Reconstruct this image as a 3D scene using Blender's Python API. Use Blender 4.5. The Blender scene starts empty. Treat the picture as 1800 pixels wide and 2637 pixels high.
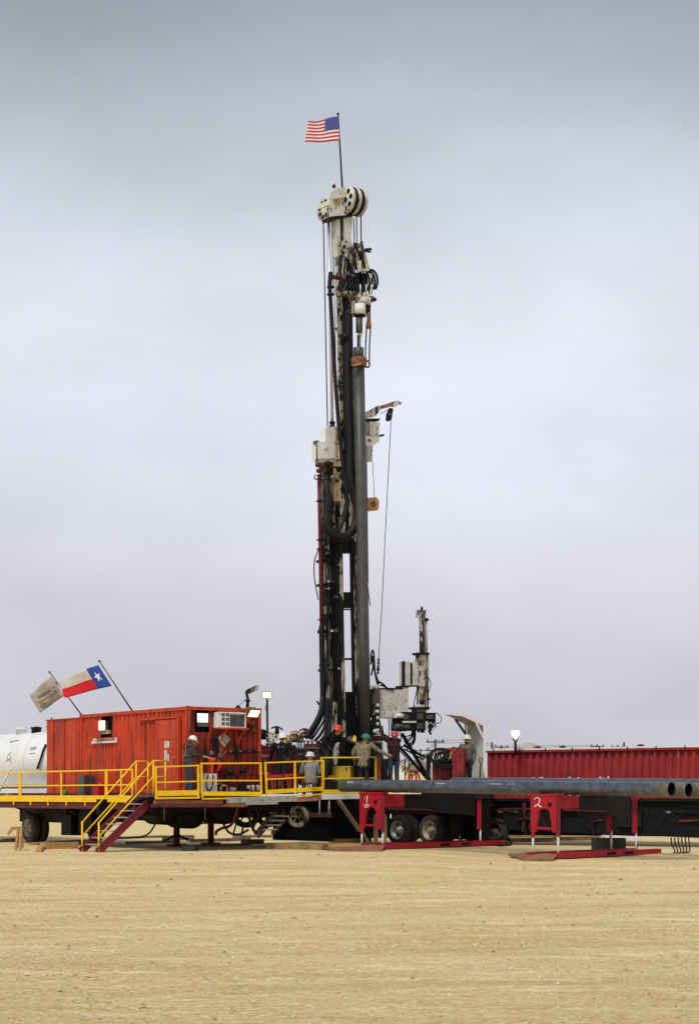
import bpy, math, random
from mathutils import Vector as V, Matrix as MT, noise as NZ
random.seed(11)
S = bpy.context.scene
COL = S.collection
R = math.radians
# ------------------------------------------------------------------ camera
F, HY, H = 4500.0, 2048.0, 1.85        # focal length and horizon row (photo pixels), eye height (m)
cam = bpy.data.cameras.new('camera')
cam.sensor_fit = 'HORIZONTAL'; cam.sensor_width = 36.0; cam.lens = F / 1800 * 36
cam.shift_y = (HY - 1318.5) / 1800
cam.clip_start = 0.5; cam.clip_end = 9000
co = bpy.data.objects.new('camera', cam); COL.objects.link(co)
co.location = (0, 0, H); co.rotation_euler = (R(90), 0, 0)
S.camera = co
# ------------------------------------------------------------------ sky, sun, exposure
SUN_EL, SUN_AZ = 52.0, 205.0
wd = bpy.data.worlds.new('World'); S.world = wd; wd.use_nodes = True
nt = wd.node_tree; nt.nodes.clear(); L = nt.links.new
def wn(t, **k):
    n = nt.nodes.new(t)
    for a, b in k.items(): setattr(n, a, b)
    return n
out = wn('ShaderNodeOutputWorld'); bg = wn('ShaderNodeBackground')
bg.inputs['Strength'].default_value = 0.1
sky = wn('ShaderNodeTexSky', sky_type='NISHITA', sun_disc=False)
sky.sun_elevation = R(SUN_EL); sky.sun_rotation = R(SUN_AZ)
tc = wn('ShaderNodeTexCoord'); sep = wn('ShaderNodeSeparateXYZ'); L(tc.outputs['Generated'], sep.inputs[0])
ramp = wn('ShaderNodeValToRGB'); L(sep.outputs['Z'], ramp.inputs[0])   # overcast layer by elevation
cr = ramp.color_ramp
stops = [(0.0, (5.9, 5.8, 6.35)), (0.05, (5.9, 5.8, 6.5)), (0.13, (6.9, 6.85, 7.7)), (0.22, (7.5, 7.7, 8.55)),
         (0.30, (6.9, 7.25, 8.0)), (0.36, (5.0, 5.45, 6.05)), (0.41, (3.7, 4.1, 4.6)), (1.0, (4.8, 5.1, 5.6))]
cr.elements[0].position = stops[0][0]; cr.elements[0].color = (*[c / 10 for c in stops[0][1]], 1)
cr.elements[1].position = 1.0; cr.elements[1].color = (*[c / 10 for c in stops[-1][1]], 1)
for p, c in stops[1:-1]:
    e = cr.elements.new(p); e.color = (*[q / 10 for q in c], 1)
mp_ = wn('ShaderNodeMapping'); mp_.inputs['Scale'].default_value = (2.0, 2.0, 4.0); mp_.inputs['Location'].default_value = (3.1, 0.6, 0.4)
L(tc.outputs['Generated'], mp_.inputs[0])
nz = wn('ShaderNodeTexNoise'); nz.inputs['Scale'].default_value = 2.0; nz.inputs['Detail'].default_value = 7; nz.inputs['Roughness'].default_value = .52
L(mp_.outputs[0], nz.inputs['Vector'])
mr = wn('ShaderNodeMapRange'); mr.inputs['From Min'].default_value = .3; mr.inputs['From Max'].default_value = .7
mr.inputs['To Min'].default_value = 5.5; mr.inputs['To Max'].default_value = 7.1
L(nz.outputs['Fac'], mr.inputs['Value'])
mul = wn('ShaderNodeMix', data_type='RGBA', blend_type='MULTIPLY'); mul.inputs['Factor'].default_value = 1
L(ramp.outputs[0], mul.inputs[6]); L(mr.outputs[0], mul.inputs[7])
mixs = wn('ShaderNodeMix', data_type='RGBA'); mixs.inputs['Factor'].default_value = .96
L(sky.outputs[0], mixs.inputs[6]); L(mul.outputs[2], mixs.inputs[7])
L(mixs.outputs[2], bg.inputs['Color']); L(bg.outputs[0], out.inputs[0])
sl = bpy.data.lights.new('sun', 'SUN'); sl.energy = 1.5; sl.angle = R(18); sl.color = (1, .96, .89)
so = bpy.data.objects.new('sun', sl); COL.objects.link(so)
_az = R(SUN_AZ); _d = V((math.sin(_az) * math.cos(R(SUN_EL)), math.cos(_az) * math.cos(R(SUN_EL)), math.sin(R(SUN_EL))))
so.rotation_euler = _d.to_track_quat('Z', 'Y').to_euler()
vs = S.view_settings; vs.view_transform = 'Standard'; vs.look = 'None'; vs.gamma = 1; vs.use_curve_mapping = False; vs.exposure = 0.7
# ------------------------------------------------------------------ placing helpers
Z = V((0, 0, 1))
def W(px, py, D): return V(((px - 900) * D / F, D, H - (py - HY) * D / F))   # photo pixel at distance D -> world
class Frame:                                                                  # an upright local frame: x right-back, y left-back
    def __init__(s, X0, Y0, yaw):
        s.X0, s.Y0, s.c, s.s = X0, Y0, math.cos(R(yaw)), math.sin(R(yaw)); s.yaw = yaw
        s.u = V((s.c, s.s, 0)); s.v = V((-s.s, s.c, 0))
    def on_y(s, px, py, ly): k = (px - 900) / F; return W(px, py, (ly - s.s * s.X0 + s.c * s.Y0) / (s.c - s.s * k))
    def on_x(s, px, py, lx): k = (px - 900) / F; return W(px, py, (lx + s.c * s.X0 + s.s * s.Y0) / (s.c * k + s.s))
    def w(s, x, y, z=0): return V((s.X0, s.Y0, z)) + s.u * x + s.v * y
    def loc(s, p): d = V((p.x - s.X0, p.y - s.Y0, 0)); return V((d.dot(s.u), d.dot(s.v), p.z))
# ------------------------------------------------------------------ mesh builder
class MB:
    def __init__(s): s.v, s.f, s.m, s.sm = [], [], [], []
    def add(s, vs, fs, m=0, sm=False):
        o = len(s.v); s.v += [V(p) for p in vs]
        for f in fs: s.f.append([i + o for i in f]); s.m.append(m); s.sm.append(sm)
        return s
    def box(s, c, a, b, d, m=0):            # centre and three half-axis vectors
        vs = [c + a * i + b * j + d * k for i in (-1, 1) for j in (-1, 1) for k in (-1, 1)]
        return s.add(vs, [(0, 1, 3, 2), (4, 6, 7, 5), (0, 4, 5, 1), (2, 3, 7, 6), (0, 2, 6, 4), (1, 5, 7, 3)], m)
    def bx(s, x0, x1, y0, y1, z0, z1, m=0):
        return s.box(V(((x0 + x1) / 2, (y0 + y1) / 2, (z0 + z1) / 2)), V(((x1 - x0) / 2, 0, 0)), V((0, (y1 - y0) / 2, 0)), V((0, 0, (z1 - z0) / 2)), m)
    def fb(s, fr, x0, x1, y0, y1, z0, z1, m=0):   # box in a Frame
        return s.box(fr.w((x0 + x1) / 2, (y0 + y1) / 2, (z0 + z1) / 2), fr.u * ((x1 - x0) / 2), fr.v * ((y1 - y0) / 2), Z * ((z1 - z0) / 2), m)
    def bar(s, p, q, w, h=None, m=0, up=Z):
        h = w if h is None else h; d = (q - p); l = d.length; d = d / l
        side = d.cross(up)
        if side.length < 1e-4: side = d.cross(V((0, 1, 0)))
        side.normalize(); n = side.cross(d)
        return s.box((p + q) / 2, d * l / 2, side * w / 2, n * h / 2, m)
    def prism(s, poly, d, m=0):
        n = len(poly); vs = list(poly) + [p + d for p in poly]
        fs = [tuple(range(n - 1, -1, -1)), tuple(range(n, 2 * n))] + [(i, (i + 1) % n, (i + 1) % n + n, i + n) for i in range(n)]
        return s.add(vs, fs, m)
    def ring(s, c, d, r, n):
        a = d.orthogonal().normalized() if abs(d.z) > .999 else d.cross(Z).normalized()
        b = d.cross(a)
        return [c + a * (r * math.cos(2 * math.pi * i / n)) + b * (r * math.sin(2 * math.pi * i / n)) for i in range(n)]
    def loft(s, rings, m=0, sm=True, caps=True):
        n = len(rings[0]); o = len(s.v); k = len(rings); vs = [p for r in rings for p in r]; fs = []
        for j in range(k - 1):
            for i in range(n): a, b = j * n + i, j * n + (i + 1) % n; fs.append((a, b, b + n, a + n))
        s.add(vs, fs, m, sm)
        if caps:
            for q, fl in ((0, True), ((k - 1) * n, False)):
                f = [o + q + i for i in range(n)]; s.f.append(f[::-1] if fl else f); s.m.append(m); s.sm.append(False)
        return s
    def cyl(s, p, q, r0, r1=None, n=12, m=0, caps=True):
        d = (q - p).normalized(); r1 = r0 if r1 is None else r1
        return s.loft([s.ring(p, d, r0, n), s.ring(q, d, r1, n)], m, True, caps)
    def lathe(s, p, d, prof, n=16, m=0, caps=True):     # prof: (radius, distance along d)
        d = d.normalized()
        return s.loft([s.ring(p + d * h, d, max(r, 1e-4), n) for r, h in prof], m, True, caps)
    def tube(s, pts, r, n=8, m=0, corr=0):
        pts = [V(p) for p in pts]; rs = []; a = None
        for i, p in enumerate(pts):
            d = (pts[min(i + 1, len(pts) - 1)] - pts[max(i - 1, 0)]).normalized()
            if a is None: a = d.orthogonal().normalized()
            a = (a - d * a.dot(d)); a.normalize(); b = d.cross(a)
            rr = (r[i] if isinstance(r, (list, tuple)) else r) * (1 + corr * (1 if i % 2 else -1))
            rs.append([p + a * (rr * math.cos(2 * math.pi * k / n)) + b * (rr * math.sin(2 * math.pi * k / n)) for k in range(n)])
        return s.loft(rs, m)
    def ball(s, c, r, n=10, m=0, sz=1.0):
        k = max(4, n // 2 + 1)
        return s.loft([[c + V((r * math.sin(t) * math.cos(a), r * math.sin(t) * math.sin(a), -r * sz * math.cos(t))) for a in [2 * math.pi * i / n for i in range(n)]]
                       for t in [max(.02, min(math.pi - .02, math.pi * j / (k - 1))) for j in range(k)]], m)
    def build(s, name, mats, par=None):
        me = bpy.data.meshes.new(name); inv = XF[par].inverted() if par else None
        me.from_pydata([inv @ p for p in s.v] if inv else s.v, [], s.f)
        for q in (mats if isinstance(mats, (list, tuple)) else [mats]): me.materials.append(q)
        me.polygons.foreach_set('material_index', s.m); me.polygons.foreach_set('use_smooth', s.sm); me.update()
        o = bpy.data.objects.new(name, me); COL.objects.link(o)
        if par: o.parent = par; XF[o] = XF[par]
        else: XF[o] = MT.Identity(4)
        return o
XF = {}
def spl(pts, n=6):                      # Catmull-Rom through points
    pts = [V(p) for p in pts]; o = []
    for i in range(len(pts) - 1):
        a, b, c, d = pts[max(i - 1, 0)], pts[i], pts[i + 1], pts[min(i + 2, len(pts) - 1)]
        for k in range(n):
            t = k / n
            o.append(.5 * ((2 * b) + (c - a) * t + (2 * a - 5 * b + 4 * c - d) * t * t + (3 * b - a - 3 * c + d) * t ** 3))
    return o + [pts[-1]]
def lab(o, label, cat, group=None, kind=None):
    if label: o['label'] = label
    if cat: o['category'] = cat
    if group: o['group'] = group
    if kind: o['kind'] = kind
    return o
def thing(name, at, label, cat, group=None):
    o = bpy.data.objects.new(name, None); COL.objects.link(o); o.empty_display_size = .2
    o.location = at; XF[o] = MT.Translation(at); return lab(o, label, cat, group)
def struct(o): o['kind'] = 'structure'; return o
# ------------------------------------------------------------------ materials
MATS = {}
def mat(name, col, rough=.6, metal=0., col2=None, sc=3., dirt=None, dsc=4., dth=.62, dw=.06, stretch=1., bump=.0, bsc=40., emit=None, es=0., spec=.3, var=.18):
    m = bpy.data.materials.new(name); m.use_nodes = True; t = m.node_tree; n = t.nodes; l = t.links.new
    b = n['Principled BSDF']; b.inputs['Roughness'].default_value = rough; b.inputs['Metallic'].default_value = metal
    b.inputs['Specular IOR Level'].default_value = spec
    c = n.new('ShaderNodeTexCoord').outputs['Object']
    c2 = col2 or tuple(x * (1 - 2 * var) for x in col)
    a = n.new('ShaderNodeTexNoise'); a.inputs['Scale'].default_value = sc; a.inputs['Detail'].default_value = 7; a.inputs['Roughness'].default_value = .62; l(c, a.inputs['Vector'])
    r = n.new('ShaderNodeMapRange'); r.inputs[1].default_value = .34; r.inputs[2].default_value = .66; l(a.outputs['Fac'], r.inputs[0])
    x = n.new('ShaderNodeMix'); x.data_type = 'RGBA'; x.inputs[6].default_value = (*col, 1); x.inputs[7].default_value = (*c2, 1); l(r.outputs[0], x.inputs[0])
    res = x.outputs[2]
    if dirt:
        mp = n.new('ShaderNodeMapping'); mp.inputs['Scale'].default_value = (1, 1, 1 / stretch); mp.inputs['Location'].default_value = (3.3, 1.7, .4); l(c, mp.inputs[0])
        d = n.new('ShaderNodeTexNoise'); d.inputs['Scale'].default_value = dsc; d.inputs['Detail'].default_value = 8; d.inputs['Roughness'].default_value = .68; l(mp.outputs[0], d.inputs['Vector'])
        q = n.new('ShaderNodeMapRange'); q.inputs[1].default_value = dth - dw; q.inputs[2].default_value = dth + dw; l(d.outputs['Fac'], q.inputs[0])
        y = n.new('ShaderNodeMix'); y.data_type = 'RGBA'; l(q.outputs[0], y.inputs[0]); l(res, y.inputs[6]); y.inputs[7].default_value = (*dirt, 1); res = y.outputs[2]
    l(res, b.inputs['Base Color'])
    if bump:
        e = n.new('ShaderNodeTexNoise'); e.inputs['Scale'].default_value = bsc; e.inputs['Detail'].default_value = 5; l(c, e.inputs['Vector'])
        u = n.new('ShaderNodeBump'); u.inputs['Strength'].default_value = bump; u.inputs['Distance'].default_value = .02; l(e.outputs['Fac'], u.inputs['Height']); l(u.outputs[0], b.inputs['Normal'])
    if emit: b.inputs['Emission Color'].default_value = (*emit, 1); b.inputs['Emission Strength'].default_value = es
    MATS[name] = m; return m
RED = mat('container_red', (.60, .058, .013), .5, 0, (.44, .038, .011), 1.1, (.15, .022, .014), 4.5, .58, .07, 9, .15, 14)
RED2 = mat('trailer_maroon', (.16, .02, .018), .6, 0, (.07, .014, .012), 2.2, (.03, .018, .014), 4, .58, .08, 3, .2, 20)
RACKR = mat('rack_red', (.44, .008, .022), .45, 0, (.30, .006, .016), 2.5, (.09, .02, .02), 6, .66, .05, 2, .12, 22)
TANKR = mat('tank_red', (.34, .030, .032), .6, 0, (.24, .020, .023), 1.2, (.36, .09, .075), 7, .64, .04, 6, .1, 20)
YEL = mat('safety_yellow', (.95, .61, .006), .45, 0, (.86, .50, .006), 3, (.26, .14, .03), 7, .635, .04, 1, .1, 30)
YELD = mat('dirty_yellow', (.60, .42, .02), .55, 0, (.46, .28, .015), 3, (.12, .08, .02), 6, .62, .05, 2, .1, 30)
WHT = mat('white_paint', (.78, .78, .76), .4, 0, (.66, .66, .62), 2, (.36, .32, .26), 6, .70, .04, 4, .06, 20)
TANKW = mat('tank_white', (.80, .81, .82), .32, 0, (.70, .71, .72), .8, (.44, .41, .36), 2.2, .70, .06, 5, .03, 12)
GREASY = mat('greasy_white', (.66, .63, .54), .5, 0, (.44, .40, .32), 2.5, (.014, .013, .012), 5.5, .515, .03, 2.2, .15, 25)
REDG = mat('greasy_red', (.46, .04, .014), .5, 0, (.30, .024, .010), 1.6, (.045, .010, .008), 2.6, .54, .08, 2.5, .12, 18)
GREASE2 = mat('grease_streaked_white', (.48, .44, .35), .5, 0, (.26, .23, .18), 2.5, (.010, .010, .010), 3.2, .485, .04, 3.5, .15, 25)
SPECK = mat('speckled_cream', (.64, .63, .57), .5, 0, (.50, .48, .40), 1.6, (.05, .045, .04), 10, .60, .025, 1.8, .1, 25)
BLK = mat('black_grease_and_shade', (.010, .010, .011), .55, 0, (.005, .005, .005), 3, (.05, .047, .042), 7, .70, .03, 3, .25, 18, spec=.2)
BLK2 = mat('black_paint_and_shade', (.008, .008, .009), .6, 0, (.005, .005, .005), 2, None, bump=.1, spec=.15)
HOSE = mat('rubber_hose', (.010, .010, .012), .55, 0, (.006, .006, .007), 5, (.04, .04, .04), 9, .70, .04, spec=.25)
RUB = mat('tyre_rubber', (.026, .025, .024), .75, 0, (.05, .046, .04), 5, (.09, .08, .065), 7, .66, .05, bump=.3, bsc=30)
STEEL = mat('weathered_steel', (.14, .14, .138), .42, .55, (.085, .085, .085), 2.5, (.05, .045, .04), 3, .62, .08, 6, .1, 25)
CASE = mat('casing_steel', (.105, .103, .10), .48, .35, (.062, .061, .060), 1.4, (.15, .145, .14), 2.2, .62, .1, 9, .08, 20)
PIPE = mat('pipe_steel', (.15, .175, .225), .32, .60, (.075, .085, .105), 3.2, (.06, .055, .04), 11, .60, .08, 1, .2, 18)
PIPEC = mat('pipe_collar', (.21, .19, .165), .4, .35, (.11, .085, .06), 4)
PIPEG = mat('pipe_thread_protector', (.10, .14, .07), .4, .2, (.05, .05, .04), 5)
CHR = mat('chrome_rod', (.60, .60, .66), .3, .35, (.5, .5, .55), 2, spec=.5)
RUST_GLOW = mat('rust_and_amber_glow', (.30, .125, .04), .65, 0, (.17, .07, .028), 5, (.05, .03, .018), 7, .54, .06, 1, .2, 30)
ORGB = mat('faded_orange_paint', (.52, .30, .11), .55, 0, (.40, .2, .07), 4, (.1, .06, .03), 8, .64, .05)
GREYP = mat('grey_worn_beam', (.40, .41, .39), .55, 0, (.27, .27, .25), 2.5, (.12, .08, .05), 7, .61, .05, 1, .15, 25)
WOOD = mat('mat_timber', (.40, .27, .13), .85, 0, (.24, .15, .07), 2.5, (.10, .065, .035), 4, .58, .08, .25, .5, 30)
WOOD2 = mat('grey_timber', (.30, .24, .165), .85, 0, (.18, .135, .09), 2.5, (.07, .05, .035), 4, .56, .08, .25, .5, 30)
WOODN = mat('fresh_timber', (.52, .32, .12), .8, 0, (.36, .2, .07), 3, (.16, .09, .04), 5, .64, .06, .25, .4, 30)
CONC = mat('dark_block', (.045, .045, .042), .9, 0, (.028, .028, .026), 6, bump=.4)
DEN = mat('denim', (.050, .066, .105), .9, 0, (.026, .034, .055), 14, bump=.3)
SKIN = mat('skin', (.44, .22, .14), .55, 0, (.36, .17, .10), 12)
BOOT = mat('boots', (.03, .022, .016), .7)
HAIR = mat('dark_hair', (.02, .012, .008), .7)
def cloth(name, c, k=.55): return mat(name, c, .9, 0, tuple(x * k for x in c), 11, bump=.4, bsc=25)
def hatm(name, c): return mat(name, c, .3, 0, tuple(x * .85 for x in c), 5)
ALU = mat('aluminium_wheel', (.66, .66, .66), .3, .7, (.45, .45, .45), 3, (.16, .13, .1), 5, .64, .06)
RIMT = mat('tan_wheel', (.42, .37, .28), .5, .1, (.28, .22, .14), 4, (.08, .06, .04), 6, .62, .06)
PAPER = mat('sign_white', (.80, .79, .74), .6)
INK = mat('sign_ink', (.06, .05, .05), .7)
LITC = mat('lamp_lens_white', (.9, .9, .85), .3, emit=(1, .90, .62), es=1.6)
LITA = mat('lamp_lens_amber', (.9, .7, .4), .3, emit=(1, .60, .20), es=3.6)
LITW = mat('lamp_lens_cool', (.9, .9, .9), .3, emit=(1, .96, .88), es=.55)
FRED = mat('flag_red', (.56, .03, .03), .85, var=.1); FWHT = mat('flag_white', (.80, .76, .74), .85, var=.08); FBLU = mat('flag_blue', (.03, .05, .30), .85, var=.12)
FGRY = mat('flag_faded_beige', (.46, .40, .32), .9, 0, (.36, .31, .25), 3, (.20, .15, .12), 4, .66, .06)
TRED = mat('texas_red', (.66, .02, .02), .8, var=.08); TBLU = mat('texas_blue', (.025, .075, .36), .8, var=.08); TWHT = mat('texas_white', (.62, .58, .50), .85, var=.1)
GLASS = mat('gauge_face', (.8, .79, .74), .3)
ORNG = mat('bright_orange_plastic', (.80, .09, .025), .4, var=.08)
HIRED = mat('bright_red_paint', (.50, .012, .025), .45, var=.15, dirt=(.2, .06, .03), dsc=9, dth=.66)
TAN = mat('tan_equipment', (.55, .40, .20), .6, 0, (.38, .26, .12), 3)
GRN = mat('green_plastic', (.09, .22, .03), .5)
# ground
def ground_mat():
    m = bpy.data.materials.new('caliche'); m.use_nodes = True; t = m.node_tree; n = t.nodes; l = t.links.new
    b = n['Principled BSDF']; b.inputs['Roughness'].default_value = .95; b.inputs['Specular IOR Level'].default_value = .15
    c = n.new('ShaderNodeNewGeometry').outputs['Position']
    def noi(sc, det, rou, scale=(1, 1, 1), off=(0, 0, 0)):
        mp = n.new('ShaderNodeMapping'); mp.inputs['Scale'].default_value = scale; mp.inputs['Location'].default_value = off; l(c, mp.inputs[0])
        a = n.new('ShaderNodeTexNoise'); a.inputs['Scale'].default_value = sc; a.inputs['Detail'].default_value = det; a.inputs['Roughness'].default_value = rou; l(mp.outputs[0], a.inputs['Vector']); return a.outputs['Fac']
    def rng(f, lo, hi):
        r = n.new('ShaderNodeMapRange'); r.inputs[1].default_value = lo; r.inputs[2].default_value = hi; l(f, r.inputs[0]); return r.outputs[0]
    def mix(f, a, bb):
        x = n.new('ShaderNodeMix'); x.data_type = 'RGBA'; l(f, x.inputs[0])
        for i, q in ((6, a), (7, bb)):
            if isinstance(q, tuple): x.inputs[i].default_value = (*q, 1)
            else: l(q, x.inputs[i])
        return x.outputs[2]
    base = mix(rng(noi(.35, 6, .6, (.5, 1, 1)), .34, .66), (.74, .555, .26), (.62, .435, .175))
    pale = mix(rng(noi(1.3, 9, .78, (.34, 1, 1), (7, 3, 0)), .51, .64), base, (.86, .72, .43))
    trk = mix(rng(noi(2.2, 9, .78, (.30, 1, 1), (2, 5, 0)), .53, .65), pale, (.54, .37, .145))
    def wav(rot, sc, dist, off):
        mp = n.new('ShaderNodeMapping'); mp.inputs['Rotation'].default_value = (0, 0, R(rot)); mp.inputs['Location'].default_value = off; l(c, mp.inputs[0])
        q = n.new('ShaderNodeTexWave'); q.bands_direction = 'Y'; q.inputs['Scale'].default_value = sc; q.inputs['Distortion'].default_value = dist; q.inputs['Detail'].default_value = 3; q.inputs['Detail Scale'].default_value = .25; l(mp.outputs[0], q.inputs['Vector']); return q.outputs['Fac']
    def part(f, k):
        q = n.new('ShaderNodeMath'); q.operation = 'MULTIPLY'; l(f, q.inputs[0]); q.inputs[1].default_value = k; return q.outputs[0]
    trk = mix(part(rng(wav(16, .045, 9, (0, 1, 0)), .72, 1.0), .30), trk, (.84, .70, .42))
    trk = mix(part(rng(wav(-13, .08, 10, (3, 2, 0)), .88, 1.0), .35), trk, (.46, .315, .125))
    dk = mix(rng(noi(6.0, 9, .85, (.55, 1, 1), (1, 9, 0)), .53, .62), trk, (.47, .32, .13))
    fin = mix(rng(noi(17, 7, .85, (.8, 1, 1), (4, 4, 0)), .52, .60), dk, (.92, .80, .52))
    fin2 = mix(rng(noi(21, 7, .85, (.8, 1, 1), (14, 2, 0)), .545, .62), fin, (.25, .165, .065))
    l(fin2, b.inputs['Base Color'])
    u = n.new('ShaderNodeBump'); u.inputs['Strength'].default_value = .9; u.inputs['Distance'].default_value = .05; l(noi(14, 8, .75, (.7, 1, 1)), u.inputs['Height']); l(u.outputs[0], b.inputs['Normal'])
    return m
GRND = ground_mat()
# ------------------------------------------------------------------ ground
def sst(t): t = max(0, min(1, t)); return t * t * (3 - 2 * t)
def gdip(x, y): return -.12 * sst((x - 2) / 2.5) * sst((59.5 - y) / 4) * sst((y - 30) / 12)      # the pad falls a little toward the right rack
def ground():
    xs = [-4000, -800, -150, -60, -30, -20] + [-14 + .16 * i for i in range(178)] + [20, 30, 60, 150, 800, 4000]
    ys = [-60, 0, 6, 10] + [12 + .13 * i for i in range(400)] + [68, 76, 90, 130, 250, 800, 5000]
    vs = []
    for y in ys:
        for x in xs:
            z = gdip(x, y)
            if abs(x) < 15 and 11 < y < 66:
                k = min(1, (y - 11) / 3, max(0, (58 - y) / 6)) * min(1, (15 - abs(x)) / 2)
                z += k * (.035 * NZ.noise((x * .35, y * .8, 0)) + .018 * NZ.noise((x * 1.5, y * 2.5, 3)) + .010 * NZ.noise((x * 3.5, y * 5, 7)))
                z -= k * sum(.02 * math.exp(-((y - yc - .05 * x * sl - .5 * NZ.noise((x * .2, yc, 2))) / .16) ** 2) for yc, sl in ((17.5, 1), (18.6, 1), (24, -1.5), (26, -1.5), (33, 2), (35.1, 2), (44, -1), (46.3, -1)))
            vs.append((x, y, z))
    nx = len(xs); fs = [(j * nx + i, j * nx + i + 1, (j + 1) * nx + i + 1, (j + 1) * nx + i) for j in range(len(ys) - 1) for i in range(nx - 1)]
    g = MB().add(vs, fs, 0, True).build('ground', GRND); lab(g, 'pale tan caliche gravel pad of the drill site', None); struct(g)
    mb = MB()
    for i in range(5200):
        d = 12.5 + 44 * random.random() ** 1.5; x = random.uniform(-.22, .22) * d * 1.05; r = random.uniform(.005, .015) * (1 + (random.random() < .06) * 1.2) * (.6 + d / 40)
        c = V((x, d, r * .25 + gdip(x, d))); a = random.uniform(0, 3)
        e1 = V((math.cos(a), math.sin(a), 0)) * r * random.uniform(.8, 1.6); e2 = V((-math.sin(a), math.cos(a), 0)) * r; e3 = Z * r * random.uniform(.5, .9)
        mb.add([c + e1, c + e2, c - e1, c - e2, c + e3, c - e3], [(0, 1, 4), (1, 2, 4), (2, 3, 4), (3, 0, 4)], 0 if random.random() < .55 else (1 if random.random() < .6 else 2))
    g1 = mat('gravel_pale', (.72, .60, .40), .95); g2 = mat('gravel_tan', (.48, .34, .17), .95); g3 = mat('gravel_dark', (.24, .17, .09), .95)
    o = mb.build('gravel', [g1, g2, g3]); lab(o, 'loose small stones scattered over the caliche pad', 'gravel', None, 'stuff')
ground()
# ------------------------------------------------------------------ shared small builders
def word(txt, fr_o, right, up, size, material, par, name='lettering', bold=0.0, italic=0.0):
    cu = bpy.data.curves.new(name, 'FONT'); cu.body = txt; cu.size = size; cu.offset = bold; cu.shear = italic; cu.resolution_u = 2; cu.extrude = .004
    t = bpy.data.objects.new('t', cu); COL.objects.link(t); dg = bpy.context.evaluated_depsgraph_get()
    me = bpy.data.meshes.new_from_object(t.evaluated_get(dg)); bpy.data.objects.remove(t)
    n = right.cross(up); mb = MB(); mb.add([fr_o + right * v.co.x + up * v.co.y + n * v.co.z for v in me.vertices], [tuple(p.vertices) for p in me.polygons])
    return mb.build(name, material, par)
def wheel(par, c, ax, r, w, rimmat, nm='tyre', dish=.25):
    # tyre with rim as its child; ax points to the outside
    t = MB().lathe(c - ax * w / 2, ax, [(r * .60, 0), (r * .80, -.005), (r * .95, w * .06), (r, w * .2), (r * .992, w * .3), (r, w * .34), (r, w * .48), (r * .992, w * .5), (r, w * .54), (r, w * .68), (r * .992, w * .7), (r, w * .8), (r * .95, w * .94), (r * .8, w * 1.01), (r * .60, w)], 28, 0, False).build(nm, RUB, par)
    rm = MB(); o = c + ax * w / 2
    rm.lathe(o, ax, [(r * .62, -.02), (r * .60, .012), (r * .57, 0), (r * .52, -w * .5), (r * .46, -w * dish * 1.8), (r * .30, -w * dish * 1.5), (r * .28, -w * dish), (r * .17, -w * dish * .9), (r * .16, w * .1), (r * .10, w * .14), (.001, w * .14)], 24, 0, False)
    a = ax.cross(Z).normalized(); b = ax.cross(a)
    for i in range(8):
        q = o + (a * math.cos(i * .785) + b * math.sin(i * .785)) * r * .235 - ax * w * dish
        rm.cyl(q - ax * .02, q + ax * .03, .018, n=6, m=0)
    for i in range(6):
        q = o + (a * math.cos(i * 1.047) + b * math.sin(i * 1.047)) * r * .39 - ax * w * dish * 1.62
        rm.cyl(q - ax * .02, q + ax * .014, r * .06, n=8, m=1)
    rm.build('rim', [rimmat, BLK2], t); return t
def rail_panel(name, label, corners, posts, par_at, toe=.14, group='yellow guard rails on the rig', mid=.47, r=.025, base=.06, bent=0):
    # corners: bottom-left, bottom-right, top-right, top-left (world); posts: fractions
    bl, br, tr, tl = corners; t = thing(name, bl, label, 'railing', group)
    lerp = lambda a, b, f: a + (b - a) * f
    for f in posts: MB().bar(lerp(bl, br, f) - Z * base, lerp(tl, tr, f) + Z * r, r * 2.2, r * 2.2).build('post', YEL, t)
    MB().bar(tl, tr, r * 2, r * 2).build('top_rail', YEL, t)
    MB().bar(lerp(bl, tl, mid), lerp(br, tr, mid), r * 1.8, r * 1.8).build('middle_rail', YEL, t)
    MB().bar(bl + Z * toe / 2, br + Z * toe / 2, .012, toe).build('toe_board', YEL, t)
    return t
def flood(par, c, d, w, h, dep, lens, body=BLK, nm='floodlight'):
    d = d.normalized(); a = d.cross(Z).normalized(); b = a.cross(d); mb = MB()
    f = [c + a * (i * w / 2) + b * (j * h / 2) for i, j in ((-1, -1), (1, -1), (1, 1), (-1, 1))]; k = [c - d * dep + a * (i * w * .3) + b * (j * h * .3) for i, j in ((-1, -1), (1, -1), (1, 1), (-1, 1))]
    mb.add(f + k, [(4, 5, 1, 0), (5, 6, 2, 1), (6, 7, 3, 2), (7, 4, 0, 3), (7, 6, 5, 4)])
    for i in range(4): mb.bar(f[i] + d * .01, f[(i + 1) % 4] + d * .01, .03, .03)
    o = mb.build(nm, body, par)
    MB().add([c + a * (i * (w / 2 - .01)) + b * (j * (h / 2 - .01)) - d * .008 for i, j in ((-1, -1), (1, -1), (1, 1), (-1, 1))], [(0, 1, 2, 3)]).build('lens', lens, o); return o
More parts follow.
